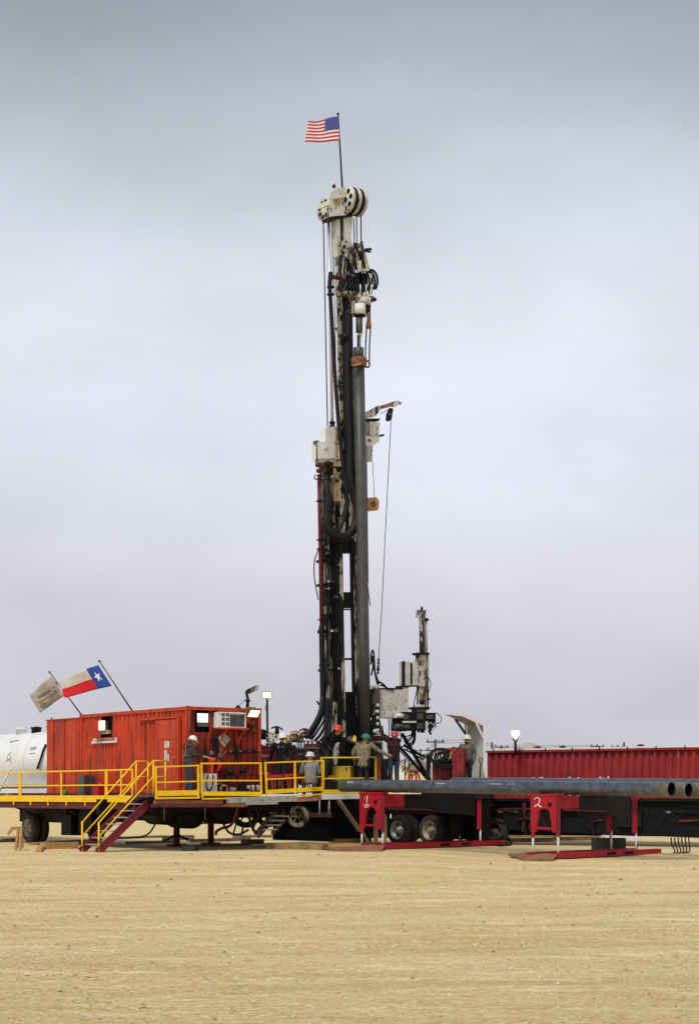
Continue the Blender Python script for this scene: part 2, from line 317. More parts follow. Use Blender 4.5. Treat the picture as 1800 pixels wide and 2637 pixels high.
# ------------------------------------------------------------------ doghouse container
YAW = 36.0
CF = Frame((482 - 900) * 58 / F, 58, YAW)
CZ0, CZ1, CW, CL = 1.93, 4.80, 2.93, 7.7
CH = CF
def cyl_on_long(px): return CF.loc(CF.on_x(px, 1900, 0)).y
def on_end(px): return CF.loc(CF.on_y(px, 1900, 0)).x
def zl(px, py, lx=0): return CF.on_x(px, py, lx).z
def ze(px, py, ly=0): return CF.on_y(px, py, ly).z
def corrug(mb, fr, axis, a0, a1, z0, z1, off, pitch=.30, dep=.065, flip=1):
    prof = []; t = a0
    while t < a1 - 1e-6:
        for q, d in ((0, 0), (.32, 0), (.5, dep), (.82, dep), (1.0, 0)):
            x = min(t + q * pitch, a1)
            if not prof or x > prof[-1][0] + 1e-5: prof.append((x, d))
        t += pitch
    pt = (lambda x, d, z: fr.w(off + d * flip, x, z)) if axis == 'y' else (lambda x, d, z: fr.w(x, off + d * flip, z))
    vs = [pt(x, d, z) for x, d in prof for z in (z0, z1)]
    mb.add(vs, [(2 * i, 2 * i + 2, 2 * i + 3, 2 * i + 1) for i in range(len(prof) - 1)])
def container():
    t = thing('shipping_container', CF.w(0, 0, CZ0), 'large red corrugated doghouse container with window air conditioner and floodlights', 'container')
    # openings on the long side
    yl = sorted((cyl_on_long(259), cyl_on_long(284)))          # lamp opening
    zo0, zo1 = zl(271, 1899), zl(271, 1846)
    yd = sorted((cyl_on_long(404), cyl_on_long(461))); zd1 = zl(430, 1852)
    mb = MB(); corrug(mb, CF, 'y', yd[1] + .05, yl[0], CZ0 + .12, CZ1 - .12, .03)
    corrug(mb, CF, 'y', yl[1], yl[1] + .6, CZ0 + .12, CZ1 - .12, .03, .6)
    corrug(mb, CF, 'y', yl[1] + .6, CL - .1, CZ0 + .12, CZ1 - .12, .03, .28)
    corrug(mb, CF, 'y', yl[0], yl[1], CZ0 + .12, zo0, .03, .22); corrug(mb, CF, 'y', yl[0], yl[1], zo1, CZ1 - .12, .03, .22)
    corrug(mb, CF, 'y', .12, yd[0] - .02, CZ0 + .12, CZ1 - .12, .03, .2)
    corrug(mb, CF, 'y', yd[0] - .02, yd[1] + .05, zd1, CZ1 - .12, .03, .25)
    mb.build('side_wall', RED, t)
    d = MB(); d.fb(CF, -.035, .03, yd[0] + .01, yd[1], CZ0 + .05, zd1 - .03)
    for y in (yd[0] + .08, yd[1] - .1): d.fb(CF, -.045, -.034, y, y + .05, CZ0 + .1, zd1 - .06)
    d.fb(CF, -.046, -.034, yd[0] + .2, yd[1] - .2, CZ0 + 1.8, CZ0 + 1.84)
    door = d.build('door', RED, t)
    hd = MB(); yy = yd[0] + .25
    hd.bar(CF.w(-.07, yy, zl(447, 1955)), CF.w(-.07, yy, zl(447, 1968)), .03); hd.build('handle', RED2, door); MB().fb(CF, -.06, -.034, yy + .1, yy + .42, zl(449, 1942), zl(449, 1925)).build('lock_plate', RED, door)
    for k, (py0, py1) in enumerate(((1910, 1928), (1933, 1951), (1951, 1962))):
        y0, y1 = sorted((cyl_on_long(427), cyl_on_long(439))); g = MB().fb(CF, -.052, -.046, y0, y1, zl(433, py1 - .8), zl(433, py0)).build('sign', PAPER, door)
    k = MB(); y0, y1 = sorted((cyl_on_long(428), cyl_on_long(438)))
    for py in (1914, 1916, 1920, 1924, 1936, 1939, 1942, 1945, 1948, 1954, 1957, 1959):
        w = random.uniform(.2, .46); k.fb(CF, -.056, -.0525, (y0 + y1) / 2 - (y1 - y0) * w, (y0 + y1) / 2 + (y1 - y0) * w, zl(433, py + .5), zl(433, py - .4))
    k.build('sign_print', INK, door)['kind'] = 'stuff'
    fr = MB(); fr.fb(CF, -.06, .03, yd[0] - .1, yd[1] + 1.2, zd1, zd1 + .06); fr.fb(CF, -.04, .03, yd[1] + .005, yd[1] + .06, CZ0 + .05, zd1 - .003); fr.fb(CF, -.09, .03, yd[0] - .1, yd[0] - .01, CZ0 + .05, zd1 - .003); fr.build('door_frame', RED, t)
    # end wall with openings
    xl = (on_end(504), on_end(539)); zw0, zw1 = ze(521, 1886), ze(521, 1829)
    xa = (on_end(554), on_end(625)); za0, za1 = ze(590, 1877), ze(590, 1836)
    e = MB(); corrug(e, CF, 'x', .12, xl[0], CZ0 + .12, CZ1 - .12, .03, .2); corrug(e, CF, 'x', xl[0], xl[1], CZ0 + .12, zw0, .03, .27); corrug(e, CF, 'x', xl[0], xl[1], zw1, CZ1 - .12, .03, .27)
    corrug(e, CF, 'x', xl[1], xa[0], CZ0 + .12, CZ1 - .12, .03, .28); corrug(e, CF, 'x', xa[0], xa[1], CZ0 + .12, za0, .03, .28); corrug(e, CF, 'x', xa[0], xa[1], za1, CZ1 - .12, .03, .28)
    corrug(e, CF, 'x', xa[1], CW - .12, CZ0 + .12, CZ1 - .12, .03, .25); e.build('end_wall', REDG, t)
    s = MB(); s.fb(CF, .1, CW, CL - .05, CL, CZ0, CZ1 - .02); s.fb(CF, CW - .05, CW, .1, CL - .06, CZ0, CZ1 - .02); s.build('rear_wall', RED, t)
    MB().fb(CF, .02, CW - .02, .02, CL - .02, CZ1 - .06, CZ1 - .015).build('roof', RED, t)
    MB().fb(CF, .02, CW - .02, .02, CL - .02, CZ0 + .02, CZ0 + .1).build('floor', BLK2, t)
    for x, y in ((0, 0), (CW - .12, 0), (0, CL - .12)): 
        p = MB().fb(CF, x, x + .12, y, y + .12, CZ0, CZ1); p.fb(CF, x - .01, x + .13, y - .01, y + .13, CZ1 - .12, CZ1 + .012); p.fb(CF, x - .01, x + .13, y - .01, y + .13, CZ0 - .012, CZ0 + .12); p.build('corner_post', RED, t)
    b = MB(); b.fb(CF, 0, .06, .12, CL - .12, CZ1 - .12, CZ1 - .005); b.fb(CF, .12, CW - .12, 0, .06, CZ1 - .12, CZ1 - .005); b.build('top_rail', RED, t)
    b = MB(); b.fb(CF, -.004, .06, .12, CL - .12, CZ0, CZ0 + .13); b.fb(CF, .12, CW - .12, -.004, .06, CZ0, CZ0 + .13); b.build('bottom_rail', RED, t)
    # recessed lamp boxes
    r = MB(); r.fb(CF, .2, .24, yl[0], yl[1], zo0, zo1); r.fb(CF, .03, .2, yl[0] - .02, yl[0], zo0, zo1); r.fb(CF, .03, .2, yl[1], yl[1] + .02, zo0, zo1); r.build('lamp_recess', BLK2, t); r = MB(); r.fb(CF, xl[0], xl[1], .2, .24, zw0, zw1)
    r.fb(CF, xl[0] - .02, xl[0], .03, .2, zw0, zw1); r.fb(CF, xl[1], xl[1] + .02, .03, .2, zw0, zw1); r.build('lamp_recess', BLK2, t)
    fl = flood(t, CF.on_x(263, 1869, -.10), -CF.u + CF.v * -.25, .36, .36, .2, LITC, TAN); lab(fl, 'lit warm white floodlight in a dark side opening', None)
    MB().fb(CF, -.02, .12, yl[0] + .1, yl[1] - .1, zl(270, 1891), zl(270, 1881)).build('lamp_ballast', TAN, t)
    fl = MB().fb(CF, xl[0] + .05, xl[1] - .04, .0, .15, ze(521, 1873), ze(521, 1836)).build('window_lamp', BLK, t)
    MB().fb(CF, xl[0] + .06, xl[1] - .06, -.02, .0, ze(521, 1861), ze(521, 1838)).build('lens', LITW, fl)
    MB().fb(CF, xl[0] + .06, xl[1] - .05, -.03, -.005, ze(521, 1872), ze(521, 1861.5)).build('lamp_visor', STEEL, fl)
    # air conditioner
    a = MB().fb(CF, xa[0], xa[1], -.22, .3, za0 + .02, za1); a.fb(CF, xa[0] - .02, xa[1] + .02, -.24, -.215, za1 - .035, za1 + .012); ac = a.build('air_conditioner', WHT, t)
    xg0, xg1 = on_end(583), on_end(620); g = MB().fb(CF, xg0, xg1, -.232, -.221, za0 + .07, za1 - .07)
    for i in range(12): zz = za0 + .08 + i * (za1 - za0 - .16) / 11; g.fb(CF, xg0 + .01, xg1 - .01, -.238, -.231, zz - .006, zz + .006)
    g.build('grille', STEEL, ac); g = MB()
    for i in range(2):
        for j in range(3): x = on_end(562) + i * .17; zz = za0 + .1 + j * .15; g.fb(CF, x, x + .12, -.232, -.221, zz, zz + .1)
    g.build('vent', STEEL, ac)
    sh = MB().fb(CF, xa[0] - .03, xa[1] + .05, -.34, .0, za0 - .04, za0 + .005)
    for x in (xa[0] + .28, xa[1] - .12): sh.bar(CF.w(x, -.3, za0 - .04), CF.w(x - .25, -.02, za0 - .75), .04, .04)
    sh.build('shelf_bracket', RED, t)
    fl = flood(t, CF.on_y(654, 1838, -.42), -CF.v + CF.u * .2 - Z * .75, .50, .30, .26, LITA, RUST_GLOW); lab(fl, 'lit amber floodlight on the end wall corner', None)  # orange housing colour carries the lamp's amber glow
    br = MB().bar(CF.on_y(656, 1832, -.2), CF.on_y(658, 1832, .05), .05); br.build('lamp_arm', RUST_GLOW, t); br = MB(); br.bar(CF.on_y(650, 1855, -.05), CF.on_y(652, 1885, -.05), .12, .08); br.build('lamp_bracket', RUST_GLOW, t)
    # name board under the lit side lamp
    p = lambda px, py, o=-.012: CF.on_x(px, py, o)
    nb = MB(); o = -.06
    nb.prism([p(234, 1916, o), p(241, 1902, o), p(249, 1902, o), p(251, 1915.5, o)], CF.u * .012); nb.prism([p(252, 1915, o), p(252, 1911, o), p(300, 1908, o), p(302, 1911, o), p(299, 1913, o)], CF.u * .012)
    nb.prism([p(295, 1909, o), p(296, 1900, o), p(301, 1900, o), p(300, 1909, o)], CF.u * .012); nb.build('name_board', PAPER, t)
    nb2 = MB().prism([p(253, 1911, o + .004), p(254, 1902.5, o + .004), p(293, 1900.5, o + .004), p(294, 1908.5, o + .004)], CF.u * .012); nbo = nb2.build('name_board', mat('sign_pink', (.62, .30, .27), .6), t)
    x = MB()
    for i in range(8): x.prism([p(256 + i * 4.6, 1909.5 - i * .3, o - .002), p(257 + i * 4.6, 1904 - i * .3, o - .002), p(259 + i * 4.6, 1904 - i * .3, o - .002), p(258.3 + i * 4.6, 1909.5 - i * .3, o - .002)], CF.u * .004)
    x.build('lettering', mat('sign_dim_red', (.22, .08, .08), .6), nbo)
container()
def cabinet():
    t = thing('steel_cabinet', CF.w(.1, 7.75, 1.9), 'plain red steel annex box at the back of the doghouse container', 'cabinet')
    z1 = zl(160, 1854); mb = MB().fb(CF, .02, 2.8, 7.78, 10.45, 1.9, z1); mb.build('body', RED, t)
    for y in (8.0, 8.95, 9.85): MB().fb(CF, -.015, .019, y, y + .07, 1.95, z1 - .03).build('rib', RED, t)
    MB().fb(CF, -.02, 2.82, 7.76, 10.48, z1, z1 + .04).build('lid', RED, t)
    MB().cyl(CF.w(.1, 10.2, z1), CF.w(.1, 10.2, z1 + .12), .03).build('lifting_eye', BLK, t)
cabinet()
# hoses and tools hung on the end wall
EP = lambda px, py, o=-.1: CF.on_y(px, py, o)
def end_wall_tools():
    t = MB(); c = EP(627, 1879, -.08); pts = [c + CF.u * (.23 * math.cos(a)) + Z * (.235 * math.sin(a)) for a in [i * .35 for i in range(19)]]; t.tube(pts, .02, 6); t.tube([q - CF.v * .05 for q in pts], .018, 6)
    lab(t.build('hose_coil', HOSE), 'black hose coiled on the red wall beside the air conditioner', 'hose')
    p = [EP(*q, -.16) for q in ((563, 1901), (577, 1887), (593, 1904), (588, 1912), (578, 1925), (575, 1920), (569, 1915))]
    lab(MB().prism(p, CF.v * .06).build('canvas_bag', mat('dirty_canvas', (.42, .38, .28), .9, 0, (.25, .22, .15), 5, (.05, .045, .04), 7, .6)), 'dirty cream canvas bag hanging under the air conditioner', 'bag')
    k = [((550, 1898), (553, 1975), .055), ((557, 1895), (560, 1940), .05), ((544, 1935), (546, 1948), .10), ((603, 1905), (613, 1962), .05), ((572, 1925), (556, 1975), .03), ((583, 1935), (566, 1962), .03), ((592, 1925), (590, 1995), .015), ((600, 1940), (600, 1965), .015), ((566, 1940), (566, 1955), .07)]
    nm = ['tool_bundle', 'tool_bundle', 'chain_hoist', 'leather_tool', 'pry_bar', 'pry_bar', 'chain', 'chain', 'steel_bucket']
    lb = ['black tool bundle hanging lowest left on the end wall', 'short black tool bundle hanging beside the canvas bag', 'grey chain hoist body hanging at the left of the tool wall', 'long dark leather sling hanging right of the canvas bag', 'slanted pry bar leaning under the canvas bag', 'slanted pry bar hanging at the middle of the tool wall', 'thin chain hanging down the middle of the tool wall', 'short thin chain hanging below the tool shelf', 'grey bucket hanging under the canvas bag']
    for (a, b, r), n_, l_ in zip(k, nm, lb):
        mb = MB(); A, B = EP(*a, -.14), EP(*b, -.16); mid = (A + B) / 2 + CF.u * random.uniform(-.03, .03)
        mb.tube(spl([A, mid, B], 4), [r * .5] + [r * random.uniform(.8, 1.1) for _ in range(7)] + [r * .5], 8)
        if r > .04: mb.tube(spl([A + Z * .25, A + Z * .1 + CF.u * .03, A], 3), .012, 5)
        lab(mb.build(n_, {'steel_bucket': STEEL, 'chain_hoist': STEEL, 'chain': STEEL, 'pry_bar': RUST_GLOW}.get(n_, BLK)), l_, n_.split('_')[-1])
    t = thing('tool_shelf', EP(622, 1938), 'narrow shelf of greasy black tools on the red end wall', 'shelf'); s = MB()
    a, b = EP(583, 1942, -.01), EP(664, 1940, -.01); s.prism([a, b, b - CF.v * .2, a - CF.v * .2], Z * .025); s.build('board', BLK, t)
    random.seed(5)
    for i in range(13): f = .1 + .88 * i / 12; q = a + (b - a) * f - CF.v * .1; MB().ball(q + Z * .06, random.uniform(.04, .075), 7, 0, random.uniform(.6, 1.2)).build('tool', BLK if i % 4 else STEEL, t)
    # things standing on the deck in front of the end wall
    q = MB(); f = [EP(526, 2041, -.52), EP(559, 2041, -.52), EP(559, 1993, -.52), EP(526, 1993, -.52)]; q.prism(f, CF.v * .35)
    t = q.build('plastic_tote', mat('tote_white', (.72, .70, .64), .6, 0, (.5, .48, .42), 4, (.06, .05, .05), 6, .62, .04)); lab(t, 'dirty white plastic tote standing below the orange funnel', 'tote')
    r_ = MB().tube(spl([EP(536, 1996, -.54), EP(531, 2018, -.54), EP(537, 2037, -.54), EP(547, 2026, -.54), EP(549, 1996, -.54)], 6), .02, 6); r_.build('rope', HOSE, t)
    w = MB(); o = EP(546, 1952, -.45); w.lathe(o, -Z, [(.12, 0), (.13, .03), (.13, .1), (.07, .17), (.05, .48), (.04, .5)], 12); lab(w.build('funnel', ORNG), 'bright orange funnel standing over the white tote', 'funnel')
    lab(MB().tube(spl([EP(559, 1964, -.35), EP(566, 1974, -.4), EP(558, 1988, -.4)], 5), [.07, .08, .09, .09, .09, .09, .08, .07, .06, .05, .04], 8).build('red_can', HIRED), 'red metal can beside the orange funnel', 'can')
    for i, (px, py, r, l_) in enumerate(((564, 2029, .15, 'steel pipe ring lying behind the tote, left of the pair'), (578, 2033, .15, 'steel pipe ring lying on the deck, right of the pair'))):
        c = EP(px, py, -.45); lab(MB().lathe(c, CF.v, [(r * .72, 0), (r, 0), (r, .25), (r * .72, .25), (r * .72, 0)], 18, 0, False).build('pipe_ring', ORGB if i else STEEL), l_, 'pipe ring', 'pipe rings on the deck')
    bl = ('short white pail with stains left of the black block', 'white pail behind the black block', 'white pail second from the rail post', 'white pail next to the rail post')
    for l_, (px, w_, h_) in zip(bl, ((600, 20, 12), (640, 12, 17), (652, 10, 18), (665, 11, 18))):
        c = EP(px, 2041, -.4); lab(MB().lathe(c, Z, [(w_ / 200, 0), (w_ / 170, h_ / 78), (w_ / 165, h_ / 76), (w_ / 190, h_ / 76)], 12).build('pail', WHT), l_, 'pail', 'white pails on the deck')
    m = MB(); m.prism([EP(612, 2041, -.5), EP(642, 2041, -.5), EP(642, 2032, -.5), EP(612, 2032, -.5)], CF.v * .25); m.prism([EP(620, 2032, -.45), EP(634, 2032, -.45), EP(634, 2018, -.45), EP(620, 2018, -.45)], CF.v * .15)
    m.cyl(EP(627, 2018, -.4), EP(627, 2005, -.4), .07, .04); lab(m.build('bench_vise', BLK), 'dark bench vise bolted on a black base block', 'vise')
    for px, py, r, l_ in ((595, 1990, .10, 'dark oil can standing on the lower tool ledge'), (625, 1985, .09, 'dark grease gun pot on the tool ledge')):
        c = EP(px, py + 8, -.25); lab(MB().lathe(c, Z, [(r, 0), (r, .16), (r * .4, .22), (r * .3, .34), (.01, .36)], 10).build('oil_can', BLK), l_, 'can')
    e = MB(); a, b = EP(570, 1999, -.02), EP(664, 1998, -.02); e.prism([a, b, b - CF.v * .33, a - CF.v * .33], Z * .02)
    for f in (.1, .9): q = a + (b - a) * f; e.bar(q - CF.v * .3, q - CF.v * .3 - Z * .56, .04)
    lab(e.build('tool_ledge', BLK), 'low dark ledge along the red end wall', 'shelf')
    g = MB().bar(EP(506, 1946, -.6), EP(540, 1952, -.5), .03); lab(g.build('paddle', PAPER), 'pale stick held over the orange funnel by the crouched writer', 'stick')
end_wall_tools()
# ------------------------------------------------------------------ roof flags, lamps
def flag(name, label, pole, corners, nu, nv, colour, mats, polem, wave=.06, d_out=V((0, -1, 0)), pr=.025, ph=0.0):
    # corners: hoist-top, hoist-bottom, fly-bottom, fly-top; colour(u,v)->slot
    t = thing(name, pole[0], label, 'flag'); a, b, c, d = corners
    m = MB().cyl(pole[0], pole[1], pr, pr * .7, 8); m.ball(pole[1], pr * 1.5, 8); m.build('pole', polem, t)
    pt = lambda u, v: (a * (1 - v) + b * v) * (1 - u) + (d * (1 - v) + c * v) * u + d_out * (wave * (.25 + u) * math.sin(6.5 * u + 1.3 * v + ph)) + Z * (.35 * wave * math.sin(5 * u + ph) * u)
    g = MB(); vs = [pt(i / nu, j / nv) for j in range(nv + 1) for i in range(nu + 1)]
    g.v = vs
    for j in range(nv):
        for i in range(nu): g.f.append([j * (nu + 1) + i, j * (nu + 1) + i + 1, (j + 1) * (nu + 1) + i + 1, (j + 1) * (nu + 1) + i]); g.m.append(colour((i + .5) / nu, (j + .5) / nv)); g.sm.append(True)
    o = g.build('cloth', mats, t); o.modifiers.new('s', 'SOLIDIFY').thickness = .006
    return t, o, pt
def star(mb, pt, u, v, ru, rv, off, rot=0.0):
    p = [pt(u + ru * (1 if i % 2 == 0 else .4) * math.sin(rot + i * math.pi / 5), v - rv * (1 if i % 2 == 0 else .4) * math.cos(rot + i * math.pi / 5)) + off for i in range(10)]
    c = pt(u, v) + off; mb.add([c] + p, [(0, 1 + i, 1 + (i + 1) % 10) for i in range(10)])
def flags():
    D = 60.5; rz = CZ1
    p0 = CF.on_x(342, 1830, .25); p0.z = CZ1 - .02; k = p0.y
    p1 = W(256, 1703, k)
    fl, cl, pt = flag('texas_flag', 'Texas style flag with blue star panel on a slanted roof pole', (p0, p1), (W(253, 1713, k), W(288, 1767, k), W(168, 1796, k), W(151, 1750, k)), 30, 12,
        lambda u, v: 0 if u < .30 else (1 if v < .52 else 2), [TBLU, TWHT, TRED], STEEL, .10, pr=.03)
    mb = MB(); star(mb, pt, .155, .48, .085, .27, V((0, -.02, 0)), .2); mb.build('star', FWHT, cl)
    q0 = CF.on_x(212, 1838, .3); q0.z = CZ1 - .02; k = q0.y
    flag('company_flag', 'faded beige flag with worn emblem on the rear roof pole', (q0, W(127, 1731, k)), (W(132, 1742, k), W(166, 1793, k), W(104, 1834, k), W(76, 1788, k)), 18, 10, lambda u, v: 0, [FGRY], STEEL, .12, pr=.028)
    o = [x for x in bpy.data.objects if x.name.startswith('company_flag')][0]
    ms = MB()
    for (a, b) in (((97, 1796), (128, 1778)), ((100, 1799), (131, 1780)), ((142, 1768), (134, 1774)), ((142, 1756), (148, 1764)), ((98, 1811), (150, 1782))): ms.bar(W(*a, k - .16), W(*b, k - .16), .03, .09, up=V((0, 1, 0)))
    ms.build('emblem', mat('faded_emblem', (.24, .17, .14), .9), o)
    # unlit floodlight on the roof, pointing up
    b0 = CF.on_y(637, 1826, .35); b0.z = CZ1; t = thing('roof_floodlight', b0, 'unlit grey floodlight tilted upward on the container roof', 'floodlight')
    k = b0.y; MB().cyl(b0, W(639, 1798, k), .06, .05, 10).lathe(W(638, 1808, k), Z, [(.05, 0), (.1, .02), (.1, .05), (.05, .07)], 10).build('post', BLK, t)
    MB().bar(W(638, 1800, k), W(634, 1782, k), .09).bar(W(634, 1783, k), W(644, 1776, k), .10).build('yoke', BLK, t)
    MB().prism([W(637, 1788, k), W(640, 1774, k), W(660, 1765, k), W(656, 1778, k)], V((.06, .30, .02))).build('housing', STEEL, t)
    MB().prism([W(656.5, 1779, k - .01), W(660.5, 1765, k - .01), W(662, 1765, k - .01), W(658, 1779, k - .01)], V((.05, .28, 0))).build('lens', GLASS, t)
    c = CF.on_y(613, 1812, .5); MB_ = MB().lathe(V((c.x, c.y, CZ1 - .02)), Z, [(.12, 0), (.1, .08), (.05, .1), (.05, .14), (.001, .15)], 10); MB_.tube([V((c.x, c.y, CZ1 + .08)), W(634, 1800, c.y)], .01, 5)
    lab(MB_.build('roof_vent', BLK), 'small dark vent with guy wire on the container roof', 'vent')
    # lamp post
    k = 66.; g = W(690, 1905, k); t = thing('lamp_post', V((g.x, k, 2.0)), 'thin dark pole carrying a lit amber floodlight behind the deck', 'lamp post')
    MB().cyl(V((g.x, k, 1.9)), W(688, 1800, k), .045, .04, 8).build('pole', BLK, t); MB().tube(spl([W(689, 1840, k - .06), W(684, 1823, k - .1), W(688, 1812, k - .06)], 5), .012, 5).build('cable', HOSE, t)
    fl = flood(t, W(687, 1790, k), V((0, -1, -.25)), .34, .22, .18, LITA, RUST_GLOW)  # housing coloured orange for the amber glow around the lens
flags()
# ------------------------------------------------------------------ left trailer, walkway, stairs, tank
WK = Frame(CF.X0, CF.Y0, YAW)
def left_trailer():
    t = thing('office_trailer', CF.w(1.4, 4, 0), 'dark maroon trailer chassis carrying the doghouse container', 'trailer')
    b = MB(); b.fb(CF, -.05, .1, .1, 13.5, 1.48, 1.92); b.fb(CF, 2.75, 2.9, .1, 13.5, 1.48, 1.92); b.build('side_beam', RED2, t)
    c = MB()
    for y in [.2 + 1.1 * i for i in range(13)]: c.fb(CF, .1, 2.75, y, y + .1, 1.6, 1.85)
    c.build('cross_member', BLK2, t)
    MB().fb(CF, .35, 2.5, 2.2, 7.0, .95, 1.5).build('belly_box', BLK2, t); MB().fb(CF, .1, 2.6, 9.0, 13.0, .8, 1.5).build('belly_box', BLK2, t)
    for y in (CF.loc(CF.on_x(74, 2125, -.2)).y, ):
        for x in (-.05, ):
            wheel(t, CF.w(x - .05, y, .58), -CF.u, .58, .30, RIMT); wheel(t, CF.w(x + .32, y, .58), -CF.u, .58, .30, RIMT)
        wheel(t, CF.w(2.7, y, .58), CF.u, .58, .30, RIMT)
    MB().fb(CF, -.15, .3, 8.1, 8.9, .35, 1.1).build('mud_flap', BLK2, t)
    MB().fb(CF, -.1, .02, 6.6, 7.6, .45, 1.35).build('battery_box', BLK2, t)
    # walkway platform
    w = thing('side_walkway', CF.w(-.6, 6, 1.6), 'yellow edged walkway bolted along the long side of the container', 'walkway')
    MB().fb(CF, -1.12, -.03, 1.2, 13.4, 1.66, 1.72).build('grating', STEEL, w); MB().fb(CF, -1.15, -1.05, 1.2, 13.4, 1.36, 1.60).build('edge_beam', RED2, w)
    MB().fb(CF, -1.20, -1.151, 1.6, 13.4, 1.60, 1.83).build('edge_board', YEL, w)
    for y in [2.2 + 1.9 * i for i in range(6)]: MB().bar(CF.w(-1.05, y, 1.5), CF.w(-.05, y, 1.15), .06).build('bracket', RED2, w)
    for y in [2.0 + 1.45 * i for i in range(8)]: MB().fb(CF, -1.225, -1.201, y, y + .07, 1.47, 1.62).build('socket', YEL, w)
    r = thing('side_railing', CF.w(-1.15, 1.8, 1.7), 'long yellow guard rail along the walkway, ending at the stairs', 'railing', 'yellow guard rails on the rig')
    ys = [CF.loc(CF.on_x(px, 2000, -1.18)).y for px in (341, 312, 274, 158, 52, -60)]
    for i, y in enumerate(ys): MB().bar(CF.w(-1.18, y, 1.7), CF.w(-1.18, y, 2.73), .10 if i in (2, 4) else .055).build('post', YEL, r)
    MB().bar(CF.w(-1.18, ys[0], 2.70), CF.w(-1.18, 13.4, 2.70), .05).build('top_rail', YEL, r); MB().bar(CF.w(-1.18, ys[0], 2.19), CF.w(-1.18, 13.4, 2.19), .045).build('middle_rail', YEL, r)
    lab(MB().lathe(CF.w(-.5, 7.9, 1.72), Z, [(.1, 0), (.12, .25), (.06, .3), (.03, .33)], 10).build('bottle', GRN), 'small green bottle standing on the side walkway', 'bottle')
    lab(MB().fb(CF, -.55, -.1, 6.3, 6.8, 1.72, 2.5).fb(CF, -.5, -.15, 6.35, 6.75, 2.5, 2.56).build('generator_box', STEEL), 'grey box standing on the walkway against the container', 'box')
    lab(MB().fb(CF, -.5, -.1, 5.3, 5.8, 1.72, 2.15).cyl(CF.w(-.3, 5.5, 2.15), CF.w(-.3, 5.5, 2.3), .1).build('red_pump', HIRED), 'dull red pump on the walkway beside the grey box', 'pump')
left_trailer()
def stairs():
    top = W(395, 2053, 57.2); top.z = 1.75; d = -CF.u; run = 2.05
    bot = top + d * run; bot.z = 0; wd_ = CF.v * 1.15
    t = thing('stairway', V((bot.x, bot.y, 0)), 'maroon open steel stairs with yellow handrails leading up to the deck', 'stairs')
    for o in (V((0, 0, 0)), wd_): 
        m = MB(); m.bar(bot + o, top + o, .05, .26); m.bar(bot + o + V((0, 0, .10)), top + o + V((0, 0, .10)), .09, .02); m.build('stringer', RED2 if False else mat('stair_maroon', (.20, .018, .028), .5, 0, (.12, .012, .018), 3), t)
    for i in range(1, 8):
        p = bot + (top - bot) * (i / 8); MB().prism([p + CF.v * .03 - d * .12, p + CF.v * .03 + d * .12, p + CF.v * 1.12 + d * .12, p + CF.v * 1.12 - d * .12], Z * .035).build('tread', GREYP, t)
    for o in (V((0, 0, 0)), wd_):
        a = bot + o + d * -.05; h1 = V((0, 0, .95))
        r = MB(); tp = top + o; e = tp - d * .45
        r.tube([a + Z * .95, tp + Z * 1.22, e + Z * 1.22], .028, 8); r.tube([e + Z * 1.22, e], .028, 8); r.build('handrail', YEL, t)
        MB().tube([a + Z * .50, tp + Z * .70, e + Z * .70], .024, 8).build('lower_rail', YEL, t)
        MB().tube([V((a.x, a.y, 0)), a + Z * .97], .03, 8).build('post', YEL, t); MB().tube([tp + Z * -.1, tp + Z * 1.22], .028, 8).build('post', YEL, t)
    return t
stairs()
